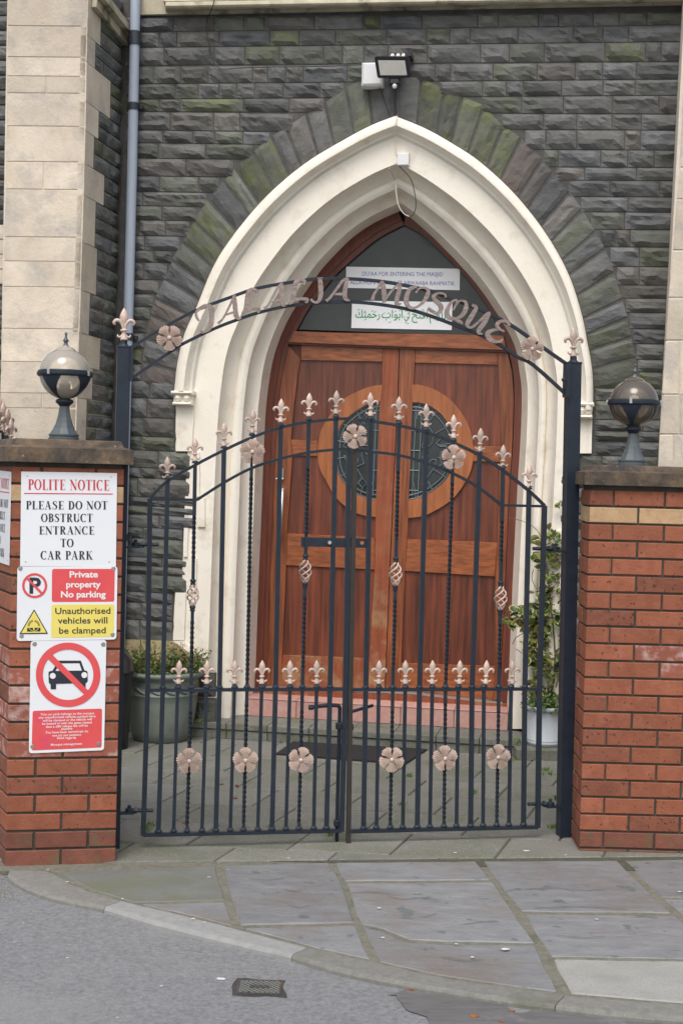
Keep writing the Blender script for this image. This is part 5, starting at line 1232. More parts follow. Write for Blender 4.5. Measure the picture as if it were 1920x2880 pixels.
annul(KF, s2, 376, 785, 60, 55, DS + .0034, 'yellow', 'clamp_ring'); plate2(KF, s2, [(368, 690), (384, 690), (384, 830), (368, 830)], DS + .0036, .0003, 'yellow', 'clamp_bar')
for x, y in ((229, 153), (1253, 154), (242, 897), (1242, 883)): screw(KF, s2, x, y, DS + .001, 26)
JF = lambda x, y, d: LPIL.at(x / 3.267, 1760 + y / 3.267, d)
s3 = empty('no_cars_sign', JF(625, 650, 0), 'lowest sign on the left pillar, red no-cars circle above a red warning text', 'sign', 'notices on the brick pillar')
plate2(JF, s3, rounded([(285, 140), (980, 130), (958, 1143), (268, 1172)], 30), DS + .001, .003, 'white', 'sign_board')
plate2(JF, s3, rounded([(303, 782), (940, 760), (935, 1118), (293, 1146)], 20), DS + .0018, .0006, 'red', 'red_panel')
b = MB(); ribbon(b, [JF(x, y, DS + .0018) for x, y in ((478, 424), (538, 320), (745, 320), (782, 418))], [JF(x, y, DS + .0018) for x, y in ((510, 418), (552, 345), (732, 345), (756, 418))]); b.build('car_cabin', M['ink'], s3)
plate2(JF, s3, rounded([(447, 415), (808, 411), (808, 526), (450, 537)], 26), DS + .0021, .0004, 'ink', 'car_body')
plate2(JF, s3, rounded([(467, 525), (518, 524), (518, 583), (468, 584)], 7), DS + .0024, .0004, 'ink', 'car_tyre'); plate2(JF, s3, rounded([(745, 515), (789, 514), (788, 572), (745, 574)], 7), DS + .0024, .0004, 'ink', 'car_tyre')
plate2(JF, s3, circ(487, 460, 27), DS + .0027, .0003, 'white', 'car_headlight'); plate2(JF, s3, circ(777, 453, 27), DS + .0027, .0003, 'white', 'car_headlight')
annul(JF, s3, 628, 450, 296, 232, DS + .003, 'red', 'red_circle', 64)
plate2(JF, s3, [(444, 305), (486, 268), (816, 598), (780, 636)], DS + .0034, .0004, 'red', 'red_bar')
for body, xl, xr, ya, yb in (('This car park belongs to the mosque', 375, 868, 825, 812), ('any unauthorised vehicles parked here', 358, 880, 853, 840), ('will be clamped or the vehicle will', 395, 845, 881, 868), ('be locked in with the gates closed', 390, 845, 910, 897), ('shut a \u00a380 release fee will be', 425, 810, 938, 925), ('payable', 567, 668, 956, 953), ('You have been warned pls do', 420, 813, 991, 978), ('not try our patience', 485, 748, 1018, 1009), ('Kind regards', 528, 702, 1042, 1037), ('Mosque management', 470, 758, 1103, 1092)):
    text(JF, s3, body, xl, xr, ya, yb, 20, M['winkt'], DS + .0026, .012)
for x, y in ((321, 168), (951, 172), (302, 1111), (911, 1084)): screw(JF, s3, x, y, DS + .001, 22)
# papers on the fanlight glass
PF = lambda x, y, d: FAC.at(940 + x / 3.015, 740 + y / 3.015, DF - .036 + d)
p1 = empty('paper_sign', PF(580, 130, 0), 'white paper notice with blue capitals, upper of two stuck in the fanlight', 'sign')
plate2(PF, p1, [(100, 30), (1063, 48), (1060, 230), (98, 210)], .003, .001, 'paper', 'sheet')
text(PF, p1, "DU'AA FOR ENTERING THE MASJID", 237, 918, 106, 112, 34, M['blueink'], .0045); text(PF, p1, 'ALLA-HUMMAFTAHLEE ABWAABA RAHMATIK', 132, 1020, 178, 190, 34, M['blueink'], .0045)
p2 = empty('arabic_sign', PF(570, 440, 0), 'white paper notice with green Arabic script, lower of two stuck in the fanlight', 'sign')
plate2(PF, p2, [(150, 318), (1000, 330), (993, 568), (143, 550)], .003, .001, 'paper', 'sheet')
for body, xl, xr, y in (('\uFEAD\uFEA3\uFEE4\uFE98\uFEDA', 178, 385, 462), ('\uFE8D\uFE91\uFEEE\uFE8D\uFE8F', 400, 578, 464), ('\uFEDF\uFEF2', 590, 638, 466), ('\uFE8D\uFED3\uFE98\uFEA2', 655, 790, 468), ('\uFE8D\uFEDF\uFEE0\uFEEC\uFEE2', 805, 962, 474)):
    text(PF, p2, body[::-1], xl, xr, y, y + 2, 66, M['greenink'], .0045, .006)
for x, y in ((205, 393), (258, 408), (322, 405), (345, 412), (420, 424), (455, 422), (515, 410), (555, 400), (612, 405), (625, 425), (668, 400), (745, 395), (700, 412), (262, 478), (470, 500), (622, 512)):
    b = MB(); b.add([PF(x - 10, y + 4, .0045), PF(x + 10, y - 6, .0045), PF(x + 10, y - 1, .0045), PF(x - 10, y + 9, .0045)], [(0, 3, 2, 1)]); b.build('vowel_mark', M['greenink'], p2)
bpy.data.objects.remove(_to)
# ================================================================== LAMPS ON THE PILLARS
def lamp(name, label, base, yaw0, glass):
    L_ = empty(name, base, label, 'lamp', 'globe lamps on the gate pillars'); B = V(base)
    b = MB(); lathe(b, [(0, 0), (.0645, 0), (.0645, .012), (.061, .014), (.061, .02), (.064, .021), (.064, .027)], B, 24); b.build('base_ring', M['lampiron'], L_)
    b = MB(); lathe(b, [(.060, .027), (.054, .036), (.044, .052), (.035, .074), (.028, .098), (.0235, .122), (.021, .142), (.0215, .148)], B, 10, rot=.2); b.build('column', M['lampiron'], L_)
    b = MB(); lathe(b, [(.0215, .146), (.026, .152), (.036, .160), (.038, .166), (.036, .172), (.03, .176), (0, .176)], B, 24); b.build('neck', M['iron'], L_, smooth=True)
    cz = .283; R = .107
    b = MB(); n_ = 28; lathe(b, [(R * math.sin(q), cz - R * math.cos(q)) for q in [math.radians(14 + (176 - 14) * i / n_) for i in range(n_ + 1)]], B, 40); b.build('globe', M[glass], L_, smooth=True)
    b = MB(); lathe(b, [(R + .001, cz - .014), (.114, cz - .012), (.118, cz - .006), (.118, cz + .000), (.116, cz + .001), (.116, cz + .006), (.113, cz + .007), (.112, cz + .012), (R + .001, cz + .013), (R - .004, cz)], B, 48); b.build('band', M['iron'], L_)
    for k in range(4):
        a = yaw0 + k * math.pi / 2; d_ = V((math.sin(a), -math.cos(a), 0)); e_ = V((math.cos(a), math.sin(a), 0))
        b = MB(); rows = []
        for i in range(12):
            ph = math.radians(90 - i * 6.6); t = i / 11
            hw = math.radians(24) * (1 - t) ** 2.2 + math.radians(7)
            for j in range(7):
                al = (j / 6 * 2 - 1) * hw; dd = d_ * math.cos(al) + e_ * math.sin(al); rows.append(B + dd * ((R + .0022) * math.sin(ph)) + V((0, 0, cz - (R + .0022) * math.cos(ph))))
        b.add(rows, [(i * 7 + j, i * 7 + j + 1, (i + 1) * 7 + j + 1, (i + 1) * 7 + j) for i in range(11) for j in range(6)]); b.build('strap', M['iron'], L_, smooth=True)
        b = MB(); bevbox(b, B + d_ * .119 + V((0, 0, cz + .001)), e_ * .006, -d_ * .004, V((0, 0, .011)), .002); b.build('clip', M['steel'], L_)
    b = MB(); lathe(b, [(.045, cz + .098), (.04, cz + .104), (.03, cz + .110), (.016, cz + .114), (.015, cz + .118)], B, 24); b.build('crown', M[glass], L_, smooth=True)
    b = MB(); lathe(b, [(.0, cz + .114), (.0145, cz + .114), (.0145, cz + .119), (.009, cz + .123), (.008, cz + .134), (.0125, cz + .137), (.0125, cz + .141), (.008, cz + .147), (.004, cz + .160), (.0045, cz + .162), (.0065, cz + .168), (.0045, cz + .174), (0, cz + .176)], B, 16); b.build('spike', M['lampiron'], L_, smooth=True)
    b = MB(); lathe(b, [(0, .17), (.024, .17), (.024, cz - .045), (.022, cz - .04), (0, cz - .04)], B, 20); b.build('bulb_holder', M['blackp'], L_)
    b = MB(); lathe(b, [(.0, cz - .04), (.018, cz - .035), (.026, cz - .005), (.028, cz + .01), (.018, cz + .03), (0, cz + .036)], B, 18); b.build('bulb', M['plasticw'], L_, smooth=True)
pc = LPIL.at(180, 1243, -.19); pc.z = lz1 + .109
lamp('globe_lamp', 'smoked globe lamp on the left brick pillar, against pale dressed stone', pc, math.radians(-24), 'globe')
pc = RWAL.at(1776, 1308, -.118); pc.z = rz1 + .106
lamp('globe_lamp', 'smoked globe lamp on the right brick wall, against dark stone', pc, math.radians(-18), 'globe_dark_bg')
# ================================================================== THINGS ON THE FACADE
dpipe = empty('drainpipe', FAC.at(335, 2050, .07), 'grey blue round drainpipe with dark collars in the corner beside the buttress', 'pipe')
PX = [(384, -110), (381.6, 0), (371.5, 500), (362, 870), (352, 1240), (342, 1650), (333, 2060)]
b = MB(); tube(b, [FAC.at(x, y, .075) for x, y in PX], .031, 18); b.build('pipe', M['pipe'], dpipe, smooth=True)
for y0, y1, r in ((89, 127, .037), (290, 310, .0355), (938, 958, .0355), (1500, 1520, .0355)):
    xc = xat(PX, (y0 + y1) / 2); b = MB(); A = FAC.at(xat(PX, y0), y0, .075); Bq = FAC.at(xat(PX, y1), y1, .075); tube(b, [A, Bq], r, 18)
    if y1 - y0 < 30:
        boxw(b, FAC.at(xc + 15, (y0 + y1) / 2 + 2, .04), FAC.u * .028, -FAC.n * .012, V((0, 0, .012)))
    b.build('bracket' if y1 - y0 < 30 else 'collar', M['pipeb'], dpipe)
# floodlight
QF = lambda x, y, d: FAC.at(980 + x / 6.533, 120 + y / 6.533, d)
fl_ = empty('floodlight', QF(850, 500, 0), 'black framed floodlight with a motion sensor above the arch point', 'light')
c0, c1, c2, c3 = QF(470, 262, .215), QF(1098, 268, .215), QF(1146, 646, .165), QF(530, 652, .165)
fn_ = (c1 - c0).cross(c3 - c0).normalized(); fn_ = -fn_ if fn_.y > 0 else fn_
def rq(P, r, n=4):
    out = []; k = len(P)
    for i in range(k):
        p, a, c = P[i], P[i - 1], P[(i + 1) % k]; u1 = (a - p).normalized() * r; u2 = (c - p).normalized() * r
        for j in range(n + 1): t = j / n; out.append((p + u1) * (1 - t) ** 2 + p * 2 * t * (1 - t) + (p + u2) * t * t)
    return out
b = MB(); prism(b, rq([c0, c1, c2, c3], .012), fn_, .035, back=True); b.build('housing', M['blackp'], fl_)
b = MB(); cc = (c0 + c1 + c2 + c3) / 4; I_ = [cc + (p - cc) * .93 for p in (QF(522, 312, .209), QF(1050, 316, .209), QF(1092, 606, .17), QF(566, 606, .17))]; prism(b, [p + fn_ * .0045 for p in rq(I_, .003)], fn_, .003); b.build('lens', M['lens'], fl_)
b = MB(); boxw(b, QF(850, 470, .09), FAC.u * .05, -FAC.n * .07, V((0, 0, .02))); b.build('bracket', M['blackp'], fl_)
b = MB(); bevbox(b, QF(850, 725, .13), FAC.u * .031, -FAC.n * .03, V((0, 0, .020)), .008); boxw(b, QF(850, 670, .12), FAC.u * .011, -FAC.n * .011, V((0, 0, .02))); b.build('motion_sensor', M['blackp'], fl_)
b = MB(); lathe(b, [(0, -.018), (.011, -.013), (.015, 0), (.011, .01), (0, .012)], QF(845, 790, .145), 14); b.build('sensor_eye', M['plasticw'], fl_, smooth=True)
for x in (805, 908, 1006):
    b = MB(); lathe(b, [(.0, .013), (.009, .011), (.0125, .002), (.012, -.012), (0, -.014)], QF(x, 242, .10), 14); b.build('small_dome', M['plasticw'], fl_, smooth=True)
b = MB(); bevbox(b, QF(1115, 262, .06), FAC.u * .02, -FAC.n * .05, V((0, 0, .012)), .004); b.build('side_arm', M['blackp'], fl_)
jb = MB(); bevbox(jb, QF(452, 610, .045), FAC.u * .064, -FAC.n * .045, V((0, 0, .069)), .012); jbx = tag(jb.build('junction_box', M['plasticw'], loc=QF(452, 610, 0)), 'weathered white junction box half behind the floodlight', 'junction box')
jb = MB(); c = FAC.at(1133.7, 449, .02); bevbox(jb, c, FAC.u * .0355, -FAC.n * .017, V((0, 0, .0365)), .004); tag(jb.build('alarm_box', M['plasticw'], loc=c), 'small square white box under the arch point on cream paint', 'box')
def wire(name, label, P, r, m, cat='cable'):
    b = MB(); tube(b, spline(P, 5), r, 6); return tag(b.build(name, m, loc=P[0]), label, cat)
wire('cable', 'thin black cable dropping from the string course and running to the floodlight', [FAC.at(x, y, d) for x, y, d in ((606, -20, .16), (603, 0, .15), (594, 30, .15), (583, 56, .06), (580.6, 89, .045), (588, 122, .045), (596, 161, .045), (610, 186, .045), (629, 194, .045), (673, 191, .045), (760, 188, .045), (860, 187, .045), (960, 185, .045), (1024, 181, .04))], .0032, M['cable'])
wire('cable', 'short black cable from the floodlight sensor down to the arch point', [FAC.at(x, y, .05) for x, y in ((1115, 246), (1113, 270), (1112, 295), (1114, 320))], .004, M['cable'])
wire('cable', 'short black cable from the white junction box down to the arch', [FAC.at(x, y, .045) for x, y in ((1067, 246), (1078, 275), (1088, 305), (1096, 329))], .0032, M['cable'])
wire('cable', 'cream painted cable over the arch mouldings to the small white box', [FAC.at(x, y, d) for x, y, d in ((1116, 326, .09), (1111, 352, .10), (1110, 372, .06), (1112, 400, .01), (1112, 425, .01), (1118, 440, .01))], .004, M['cream'])
AQ = lambda x, y, d: FAC.at(900 + x / 3.92, 300 + y / 3.92, d)
wire('cable', 'black and white cable hanging in a loop below the small white box', [AQ(x, y, d) for x, y, d in ((855, 640, .01), (930, 715, .01), (1000, 800, .02), (1030, 900, .03), (1052, 1020, .03), (1052, 1110, .03), (1030, 1180, .03), (985, 1210, .03), (930, 1180, .03))], .0028, M['cable'])
wire('cable', 'pale half of the looped cable returning to the arch mouldings', [AQ(x, y, d) for x, y, d in ((985, 1213, .032), (925, 1182, .03), (870, 1105, .02), (845, 1010, .0), (835, 910, -.04), (825, 820, -.06), (800, 750, -.03), (760, 680, .008))], .0035, M['cablew'])
# ================================================================== PLANTS
def leafmesh(l, w, m1, m2=None):
    me = bpy.data.meshes.new('leaf'); N_ = 7; vs = []; fs = []; mi = []
    for k, (sc_, z) in enumerate(((1, 0), (.82, .0012))) if m2 else ((0, (1, 0)),):
        o = len(vs)
        for i in range(N_ + 1):
            t = i / N_; y = l * (.5 + (t - .5) * sc_); hw = w * math.sin(math.pi * min(1, t * .96 + .02)) ** .8 * sc_; bend = -l * .25 * (t - .3) ** 2
            vs += [(-hw, y, z + bend + w * .25), (0, y, z + bend), (hw, y, z + bend + w * .25)]
        for i in range(N_):
            a = o + i * 3; fs += [(a, a + 1, a + 4, a + 3), (a + 1, a + 2, a + 5, a + 4)]; mi += [k, k]
    me.from_pydata(vs, [], fs); me.materials.append(m1)
    if m2: me.materials.append(m2)
    me.polygons.foreach_set('material_index', mi); return me
# urn
uc = gnd(452, 2080); uc.z = 0
urn = empty('garden_urn', uc, 'large green urn-shaped plant pot inside the gate, behind the left leaf', 'plant pot')
b = MB(); lathe(b, [(0, .0), (.150, .0), (.166, .012), (.185, .06), (.205, .15), (.216, .24), (.220, .285), (.224, .29), (.224, .296), (.219, .30), (.221, .355), (.224, .36), (.222, .366), (.224, .385), (.245, .395), (.256, .405), (.258, .418), (.250, .427), (.232, .43), (.215, .42), (.208, .39), (.2, .36), (0, .36)], uc, 56); b.build('pot', M['urn'], urn, smooth=True)
for k in range(16):
    a0 = k * math.pi / 8; P = [uc + V((math.cos(a0 + t * .5) * .2225, math.sin(a0 + t * .5) * .2225, .349 - .042 * (3 * t * t - 2 * t ** 3))) for t in [i / 8 for i in range(9)]]
    b = MB(); tube(b, P, [.002 + .006 * math.sin(math.pi * i / 8) for i in range(9)], 6); b.build('swirl', M['urn'], urn, smooth=True)
b = MB(); lathe(b, [(.21, .372), (.1, .385), (0, .39)], uc, 20); b.build('soil', M['soil'], urn)
hb = empty('bedding_plant', uc + V((0, 0, .38)), 'low green shrub with small red flowers in the green urn', 'plant')
b = MB(); lf = MB(); fl2 = MB(); random.seed(3)
for k in range(330):
    a = random.uniform(0, 2 * math.pi); r = .21 * math.sqrt(random.random()); h = random.uniform(.06, .19) * (1.1 - r * 1.5) + .02; p0 = uc + V((math.cos(a) * r, math.sin(a) * r, .38)); lean = V((math.cos(a) * .25 * h + random.uniform(-.03, .03) + r * math.cos(a) * .25, math.sin(a) * .3 * h, h))
    P = [p0, p0 + lean * .5 + V((random.uniform(-.01, .01), 0, 0)), p0 + lean]; tube(b, P, .0012, 4)
    for j in range(11):
        t = random.uniform(.25, 1); c = p0 + lean * t + V((random.uniform(-.018, .018), random.uniform(-.018, .018), random.uniform(-.008, .008))); s_ = random.uniform(.007, .014); e1 = V((random.uniform(-1, 1), random.uniform(-1, 1), random.uniform(-.4, .8))).normalized() * s_; e2 = e1.cross(V((random.uniform(-1, 1), random.uniform(-1, 1), 1))).normalized() * s_ * .6
        lf.add([c - e1, c + e2, c + e1, c - e2], [(0, 1, 2, 3)])
    if random.random() < .4:
        for j in range(4):
            c = p0 + lean * (1 + random.uniform(-.15, .08)) + V((random.uniform(-.01, .01), random.uniform(-.01, .01), 0)); s_ = .0055; e1 = V((random.uniform(-1, 1), random.uniform(-1, 1), random.uniform(-1, 1))).normalized() * s_; e2 = e1.cross(V((.3, random.random(), 1))).normalized() * s_
            fl2.add([c - e1, c + e2, c + e1, c - e2], [(0, 1, 2, 3)])
tag(b.build('stems', M['stem'], hb), kind='stuff'); tag(lf.build('foliage', M['leafg'], hb), kind='stuff'); tag(fl2.build('flowers', M['flower'], hb), kind='stuff')
# pale pot with a variegated holly on a block
pcx = gnd(1528, 2128); pcx.z = 0
blk = MB(); bevbox(blk, pcx + V((-.02, 0, .035)), V((.165, 0, 0)), V((0, .15, 0)), V((0, 0, .035)), .006); tag(blk.build('paving_block', M['stepc'], loc=pcx), 'low mossy concrete block under the pale grey plant pot', 'block')
pz = pcx + V((0, 0, .07))
pot = MB(); lathe(pot, [(0, 0), (.100, 0), (.102, .016), (.104, .018), (.104, .026), (.102, .028), (.105, .036), (.1055, .038), (.104, .04), (.109, .2), (.111, .21), (.118, .213), (.119, .232), (.115, .236), (.107, .235), (.105, .215), (0, .215)], pz, 48); po = tag(pot.build('plant_pot', M['potw'], loc=pz, smooth=True), 'pale grey round plant pot on a block beside the right gate post', 'plant pot')
hol = empty('variegated_holly', pz + V((0, 0, .215)), 'tall variegated holly with yellow leaf margins growing in the pale pot', 'shrub')
LV = [leafmesh(.074, .024, M['leafy'], M['leafd']), leafmesh(.060, .021, M['leafy'], M['leafd']), leafmesh(.066, .019, M['leafy'], M['leafg'])]
random.seed(11)
def hp(x, y, dy=0): # a point at the shrub's distance seen at px
    r = ray(x, y); q = CAM + r * ((pcx.y + dy) / r.y); return q
stems = [[(1530, 2006), (1536, 1900), (1545, 1750), (1560, 1600), (1570, 1480)], [(1525, 2006), (1510, 1900), (1500, 1800), (1492, 1720), (1440, 1742)], [(1535, 2006), (1560, 1880), (1548, 1700), (1530, 1560), (1515, 1500), (1480, 1470), (1425, 1455)],
         [(1540, 2006), (1570, 1900), (1590, 1760), (1585, 1640)], [(1528, 1870), (1500, 1780), (1455, 1790), (1440, 1812)], [(1545, 1740), (1520, 1680), (1495, 1630), (1500, 1600)], [(1500, 1800), (1480, 1840), (1450, 1825)], [(1550, 1700), (1580, 1600), (1600, 1540)]]
nleaf = 0
for si, s_ in enumerate(stems):
    P = spline([hp(x, y, random.uniform(-.06, .06)) for x, y in s_], 4); b = MB(); tube(b, P, [max(.0018, .007 * (1 - i / len(P))) if si < 4 else .0022 for i in range(len(P))], 6); b.build('stem', M['stem'], hol)
    for i, p in enumerate(P):
        y = p.z
        dens = 7 if y > .45 else 2
        if .5 < y < 1.12: dens = 9
        if y > 1.2: dens = 5
        if si in (2, 4, 5, 6, 7): dens = int(dens * .75)
        for j in range(dens):
            if nleaf > 298: break
            nleaf += 1; a = random.uniform(0, 2 * math.pi); off = V((random.uniform(-.05, .045), random.uniform(-.05, .05), random.uniform(-.04, .04))); me = random.choice(LV)
            inst('leaf', me, hol, p + off * (.9 if y > 1.15 else 1.15), rot=(random.uniform(-.9, 1.1), random.uniform(-.8, .8), a), scale=(1, random.uniform(.75, 1.05), 1))
def leafpts(mb_, c_, l, w, rot, mi=0):
    Rm = rot.to_matrix()
    N_ = 5
    for k_, (sc_, z) in enumerate(((1, 0), (.80, .0012))):
        vs = []
        for i in range(N_ + 1):
            t = i / N_; y = l * (.5 + (t - .5) * sc_); hw = w * math.sin(math.pi * min(1, t * .96 + .02)) ** .8 * sc_; bd = -l * .25 * (t - .3) ** 2
            vs += [c_ + Rm @ V(q) for q in ((-hw, y, z + bd + w * .25), (0, y, z + bd), (hw, y, z + bd + w * .25))]
        mb_.add(vs, [f for i in range(N_) for f in ((i * 3, i * 3 + 1, i * 3 + 4, i * 3 + 3), (i * 3 + 1, i * 3 + 2, i * 3 + 5, i * 3 + 4))], k_)
from mathutils import Euler
b = MB()
for cx_, cy_, rx_, ry_, n_ in ((1560, 1560, 40, 60, 60), (1555, 1700, 45, 70, 110), (1515, 1760, 40, 60, 80), (1540, 1860, 40, 50, 50), (1480, 1745, 35, 35, 30), (1575, 1450, 25, 30, 16), (1545, 1960, 45, 30, 40)):
    for k in range(n_):
        q = hp(cx_ + random.gauss(0, rx_ * .55), cy_ + random.gauss(0, ry_ * .55), random.uniform(-.10, .10)); l = random.uniform(.045, .072)
        leafpts(b, q, l, l * random.uniform(.26, .36), Euler((random.uniform(-.9, 1.1), random.uniform(-.8, .8), random.uniform(0, 6.28))))
tag(b.build('foliage', [M['leafy'], M['leafd']], hol), kind='stuff')
b = MB(); lf = MB()
for k in range(150):
    a = random.uniform(0, 2 * math.pi); r = random.uniform(.02, .13); p0 = pz + V((math.cos(a) * r, math.sin(a) * r, .21)); h = random.uniform(.03, .16)
    for j in range(9):
        c = p0 + V((random.uniform(-.03, .03), random.uniform(-.03, .03), h * random.random())); s_ = random.uniform(.006, .011); e1 = V((random.uniform(-1, 1), random.uniform(-1, 1), random.uniform(-.4, .9))).normalized() * s_; e2 = e1.cross(V((.4, random.uniform(-1, 1), 1))).normalized() * s_ * .7
        lf.add([c - e1, c + e2, c + e1, c - e2], [(0, 1, 2, 3)])
ug = tag(lf.build('ground_cover', M['leafg'], loc=pz + V((0, 0, .21))), 'small leafy weeds filling the top of the pale pot', 'weeds', kind='stuff')
# ================================================================== SMALL THINGS ON THE GROUND
b = MB(); P = [gnd(x, y, .004) for x, y in ((775, 2124), (823, 2091), (1200, 2112), (1140, 2152))]; flatpoly(b, P, .018, .014, .004); tag(b.build('door_mat', M['mat'], loc=P[0]), 'black rubber door mat on the slabs below the doorstep', 'mat')
# drain cover
DZ = ROADZ
dc = [gnd(x, y, DZ) for x, y in ((673.6, 2756.6), (796, 2759.6), (787, 2799.5), (664.4, 2796.4))]
cen = sum(dc, V()) / 4; drain = empty('drain_cover', cen, 'small rusty rectangular drain cover with a diamond grid set in the road', 'drain cover')
b = MB(); O = [cen + (p - cen) * 1.03 + V((0, 0, .003)) for p in dc]; I = [cen + (p - cen) * .9 + V((0, 0, .003)) for p in dc]; ribbon(b, O + O[:1], I + I[:1]); b.build('frame', M['cast'], drain)
b = MB(); b.add([p + V((0, 0, .0012)) for p in [cen + (p - cen) * .91 for p in dc]], [(0, 1, 2, 3)]); b.build('lid', M['cast'], drain)
b = MB()
U_ = dc[1] - dc[0]; W_ = dc[3] - dc[0]
for k in range(-6, 12):
    for s_ in (1, -1):
        Q = []
        for t in [i / 24 for i in range(25)]:
            u_ = .05 + .9 * t; v_ = (k * .16 + s_ * t * 1.2 + (0 if s_ > 0 else .6))
            if .06 < v_ < .94 and not (.3 < u_ < .72 and .4 < v_ < .6): Q.append(dc[0] + U_ * u_ + W_ * v_ + V((0, 0, .003)))
            elif len(Q) > 1: tube(b, Q, .0022, 4); Q = []
            else: Q = []
        if len(Q) > 1: tube(b, Q, .0022, 4)
tag(b.build('grid_ribs', M['flagg'], drain), kind='stuff')
b = MB(); c = dc[0] + U_ * .51 + W_ * .5 + V((0, 0, .0035)); boxw(b, c, U_ * .2, W_ * .08, V((0, 0, .0012))); b.build('name_bar', M['cast'], drain)
b = MB(); rim = wobble([cen + (p - cen) * k_ for p, k_ in zip(dc, (1.12, 1.1, 1.35, 1.2))], .03, .012, 4); b.add([p + V((0, 0, .0014)) for p in rim], [tuple(range(len(rim)))]); tag(b.build('tar_patch', M['tarpatch']), kind='stuff')
# litter: brown leaves, droppings, weeds
random.seed(21)
def bits(name, label, cat, spots, m, s0, s1, z=.006, g=None):
    for i, (x, y, lab) in enumerate(spots):
        p = gnd(x, y, z); b = MB(); n_ = 7; r = random.uniform(s0, s1); st_ = random.uniform(.5, 1)
        P = [p + V((math.cos(j * 2 * math.pi / n_) * r * random.uniform(.6, 1.1), math.sin(j * 2 * math.pi / n_) * r * st_ * random.uniform(.6, 1.1), random.uniform(0, s0 * .5) if name == 'fallen_leaf' else .0015)) for j in range(n_)]
        vs = P + [V((q.x, q.y, z - .003)) for q in P]
        b.add(vs, [tuple(range(n_))] + [(j, j + n_, (j + 1) % n_ + n_, (j + 1) % n_) for j in range(n_)])
        tag(b.build(name, M[m], loc=p), lab, cat, g)
bits('fallen_leaf', '', 'leaf', [(623, 2205, 'brown leaf on the slabs behind the left gate leaf, leftmost of three close together'), (666, 2209, 'brown leaf on the slabs behind the left gate leaf, middle of three close together'), (661, 2244, 'brown leaf on the slabs nearest the gate of three close together'), (521, 2314, 'clump of brown moss by the bottom rail of the left gate leaf'),
    ], 'litter', .012, .022, .008, 'leaf litter in the yard')
bits('fallen_leaf', '', 'leaf', [(1156, 2782, 'curled orange leaf on the road near the kerb'), (1332, 2858, 'brown leaf lying in the dark gutter dirt at the bottom edge'), (1438, 2843, 'yellow leaf in the gutter dirt below the kerb'), (1408, 2874, 'small orange leaf in the gutter at the bottom edge'), (341, 2574, 'orange leaf on the road against the pale kerb stone'), (1130, 2101, 'red brown leaf on the far edge of the door mat')], 'litter', .008, .016, ROADZ + .006, 'fallen leaves')
SP = [(588, 2467), (640, 2446), (135, 2447), (543, 2584), (576, 2594), (428, 2599), (622, 2753), (455, 2773), (1065, 2554), (1419, 2670), (1282, 2655), (1480, 2393), (1327, 2692), (1076, 2637), (1677, 2585), (1910, 2508), (330, 2862), (1540, 2850), (190, 2480), (40, 2650), (66, 2597), (345, 2528), (1590, 2405), (1280, 2398), (810, 2414), (190, 2694)]
b = MB()
for x, y in SP:
    kz = xat([(x_, y_) for y_, x_ in [(a, c_) for a, c_ in []]] or [(0, 0), (1, 1)], 0) if False else 0
    onroad = y > xat(sorted([(b_, a_) for a_, b_ in KO]), x); z = ROADZ + .002 if onroad else .005
    p = gnd(x, y, z); r = random.uniform(.004, .009)
    if (x, y) in ((1419, 2670), (1480, 2393), (622, 2753)): r = .016
    P = [p + V((math.cos(j * .785) * r * random.uniform(.7, 1.2), math.sin(j * .785) * r * random.uniform(.5, 1), .001)) for j in range(8)]; b.add(P, [tuple(range(8))])
tag(b.build('droppings', M['gum']), 'white specks of chewing gum and droppings on the paving', 'litter', kind='stuff')
def weeds(name, label, spots, n_, sz, m='leafg'):
    b = MB()
    for x, y, z, R_ in spots:
        c0_ = gnd(x, y, z)
        for k in range(n_):
            a = random.uniform(0, 6.28); r = R_ * random.random(); p = c0_ + V((math.cos(a) * r, math.sin(a) * r, 0)); h = random.uniform(.3, 1) * sz
            t = V((random.uniform(-.6, .6) * h, random.uniform(-.6, .6) * h, h)); w_ = V((random.uniform(.1, .2) * h, 0, 0)); b.add([p - w_ * .5, p + w_ * .5, p + t * .6 + w_, p + t, p + t * .6 - w_], [(0, 1, 2, 3, 4)])
    tag(b.build(name, M[m]), label, 'weeds', kind='stuff')
weeds('weeds', 'small green weeds in the joints of the yard slabs', [(420, 2325, .004, .06), (410, 2340, .004, .03), (1330, 2232, .004, .03), (1528, 2168, .06, .03), (1560, 2250, .004, .04), (1440, 2140, .004, .06), (1150, 2185, .004, .02), (925, 2352, .004, .02), (1130, 2265, .004, .02), (1555, 2330, .004, .03), (1545, 2180, .004, .05), (560, 2030, .1, .03), (1455, 2085, .1, .04)], 20, .028)
b = MB(); random.seed(5)
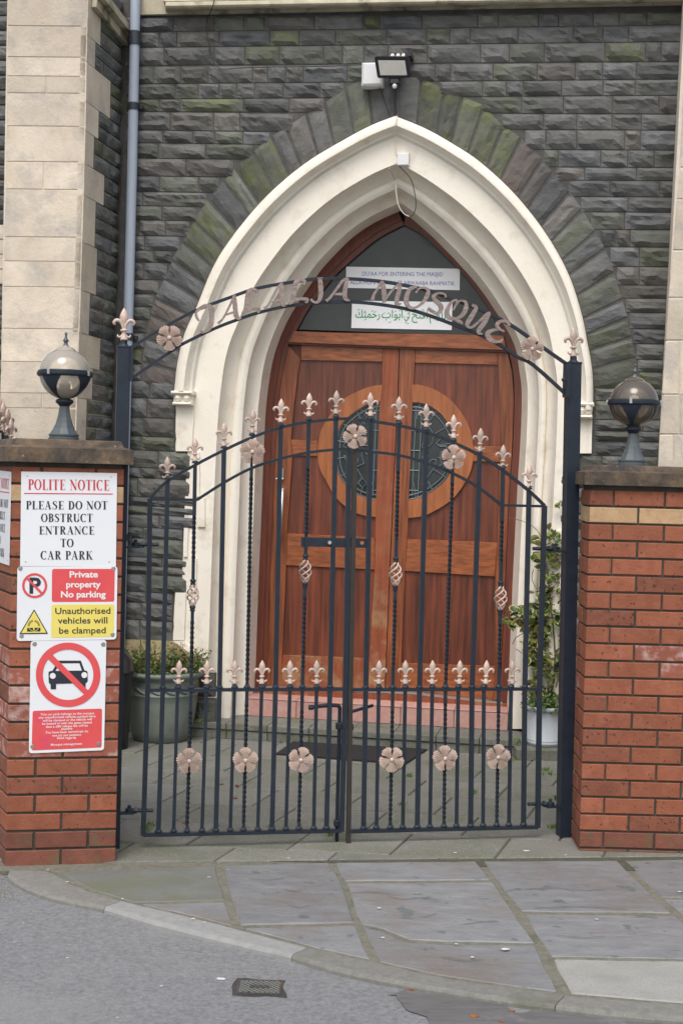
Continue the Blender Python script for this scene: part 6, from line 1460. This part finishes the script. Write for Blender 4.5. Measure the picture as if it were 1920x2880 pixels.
for k in range(420):
    x = random.uniform(-60, 60) + 0; y = random.uniform(2448, 2540); 
    if random.random() > 1 - max(0, x) / 110: continue
    p = gnd(x, y, ROADZ); r = random.uniform(.002, .008); b.add([p + V((r, 0, 0)), p + V((0, r, 0)), p + V((-r, 0, 0)), p + V((0, -r, 0)), p + V((0, 0, r))], [(0, 1, 4), (1, 2, 4), (2, 3, 4), (3, 0, 4)])
tag(b.build('gravel', M['kerb']), kind='stuff')
# black domed bin behind the left pillar
bc = gnd(338, 2060, 0); bc.y = 8.3; bc.x = -1.30
bn = MB(); lathe(bn, [(0, 0), (.085, 0), (.10, .3), (.112, .44), (.112, .45), (.118, .45), (.118, .465), (.11, .47), (.10, .53), (.07, .58), (.03, .6), (0, .605)], bc, 28); tag(bn.build('domed_bin', M['blackp'], loc=bc, smooth=True), 'shiny black domed bin half hidden behind the left gate post', 'bin')
# gate across the side street opening, only its finials show beyond the left pillar
sg_ = empty('side_gate', b3 + V((-.1, .1, .1)), 'another black iron gate with copper finials beyond the left pillar', 'gate')
sp_ = [(6, 1124, 1215), (18, 1134, 1226), (30, 1155, 1240), (40, 1205, 1262)]
for x, yt_, yb_ in ((-14, 1098, 1180), (-2, 1112, 1195), (9, 1128, 1212), (21, 1146, 1226), (31, 1176, 1250), (43, 1222, 1290)):
    dist = 6.75; rt = ray(x, yb_); p = CAM + rt * (dist / rt.y); rt2 = ray(x, yt_); q = CAM + rt2 * (dist / rt2.y); h = (q - p).length
    inst('finial', FIN, sg_, p, rot=(0, 0, math.radians(65)), scale=(h, h, h))
    b = MB(); tube(b, [p, V((p.x, p.y, .15))], .008, 4); b.build('bar', M['iron'], sg_)
b = MB(); P = [CAM + ray(x, y) * (6.75 / ray(x, y).y) for x, y in ((-60, 1180), (-30, 1190), (0, 1205), (20, 1232), (38, 1275), (48, 1310))]; tube(b, spline(P, 4), .011, 6); b.build('curved_rail', M['iron'], sg_)
for o in bpy.data.objects:
    if '_o' in o: del o['_o']
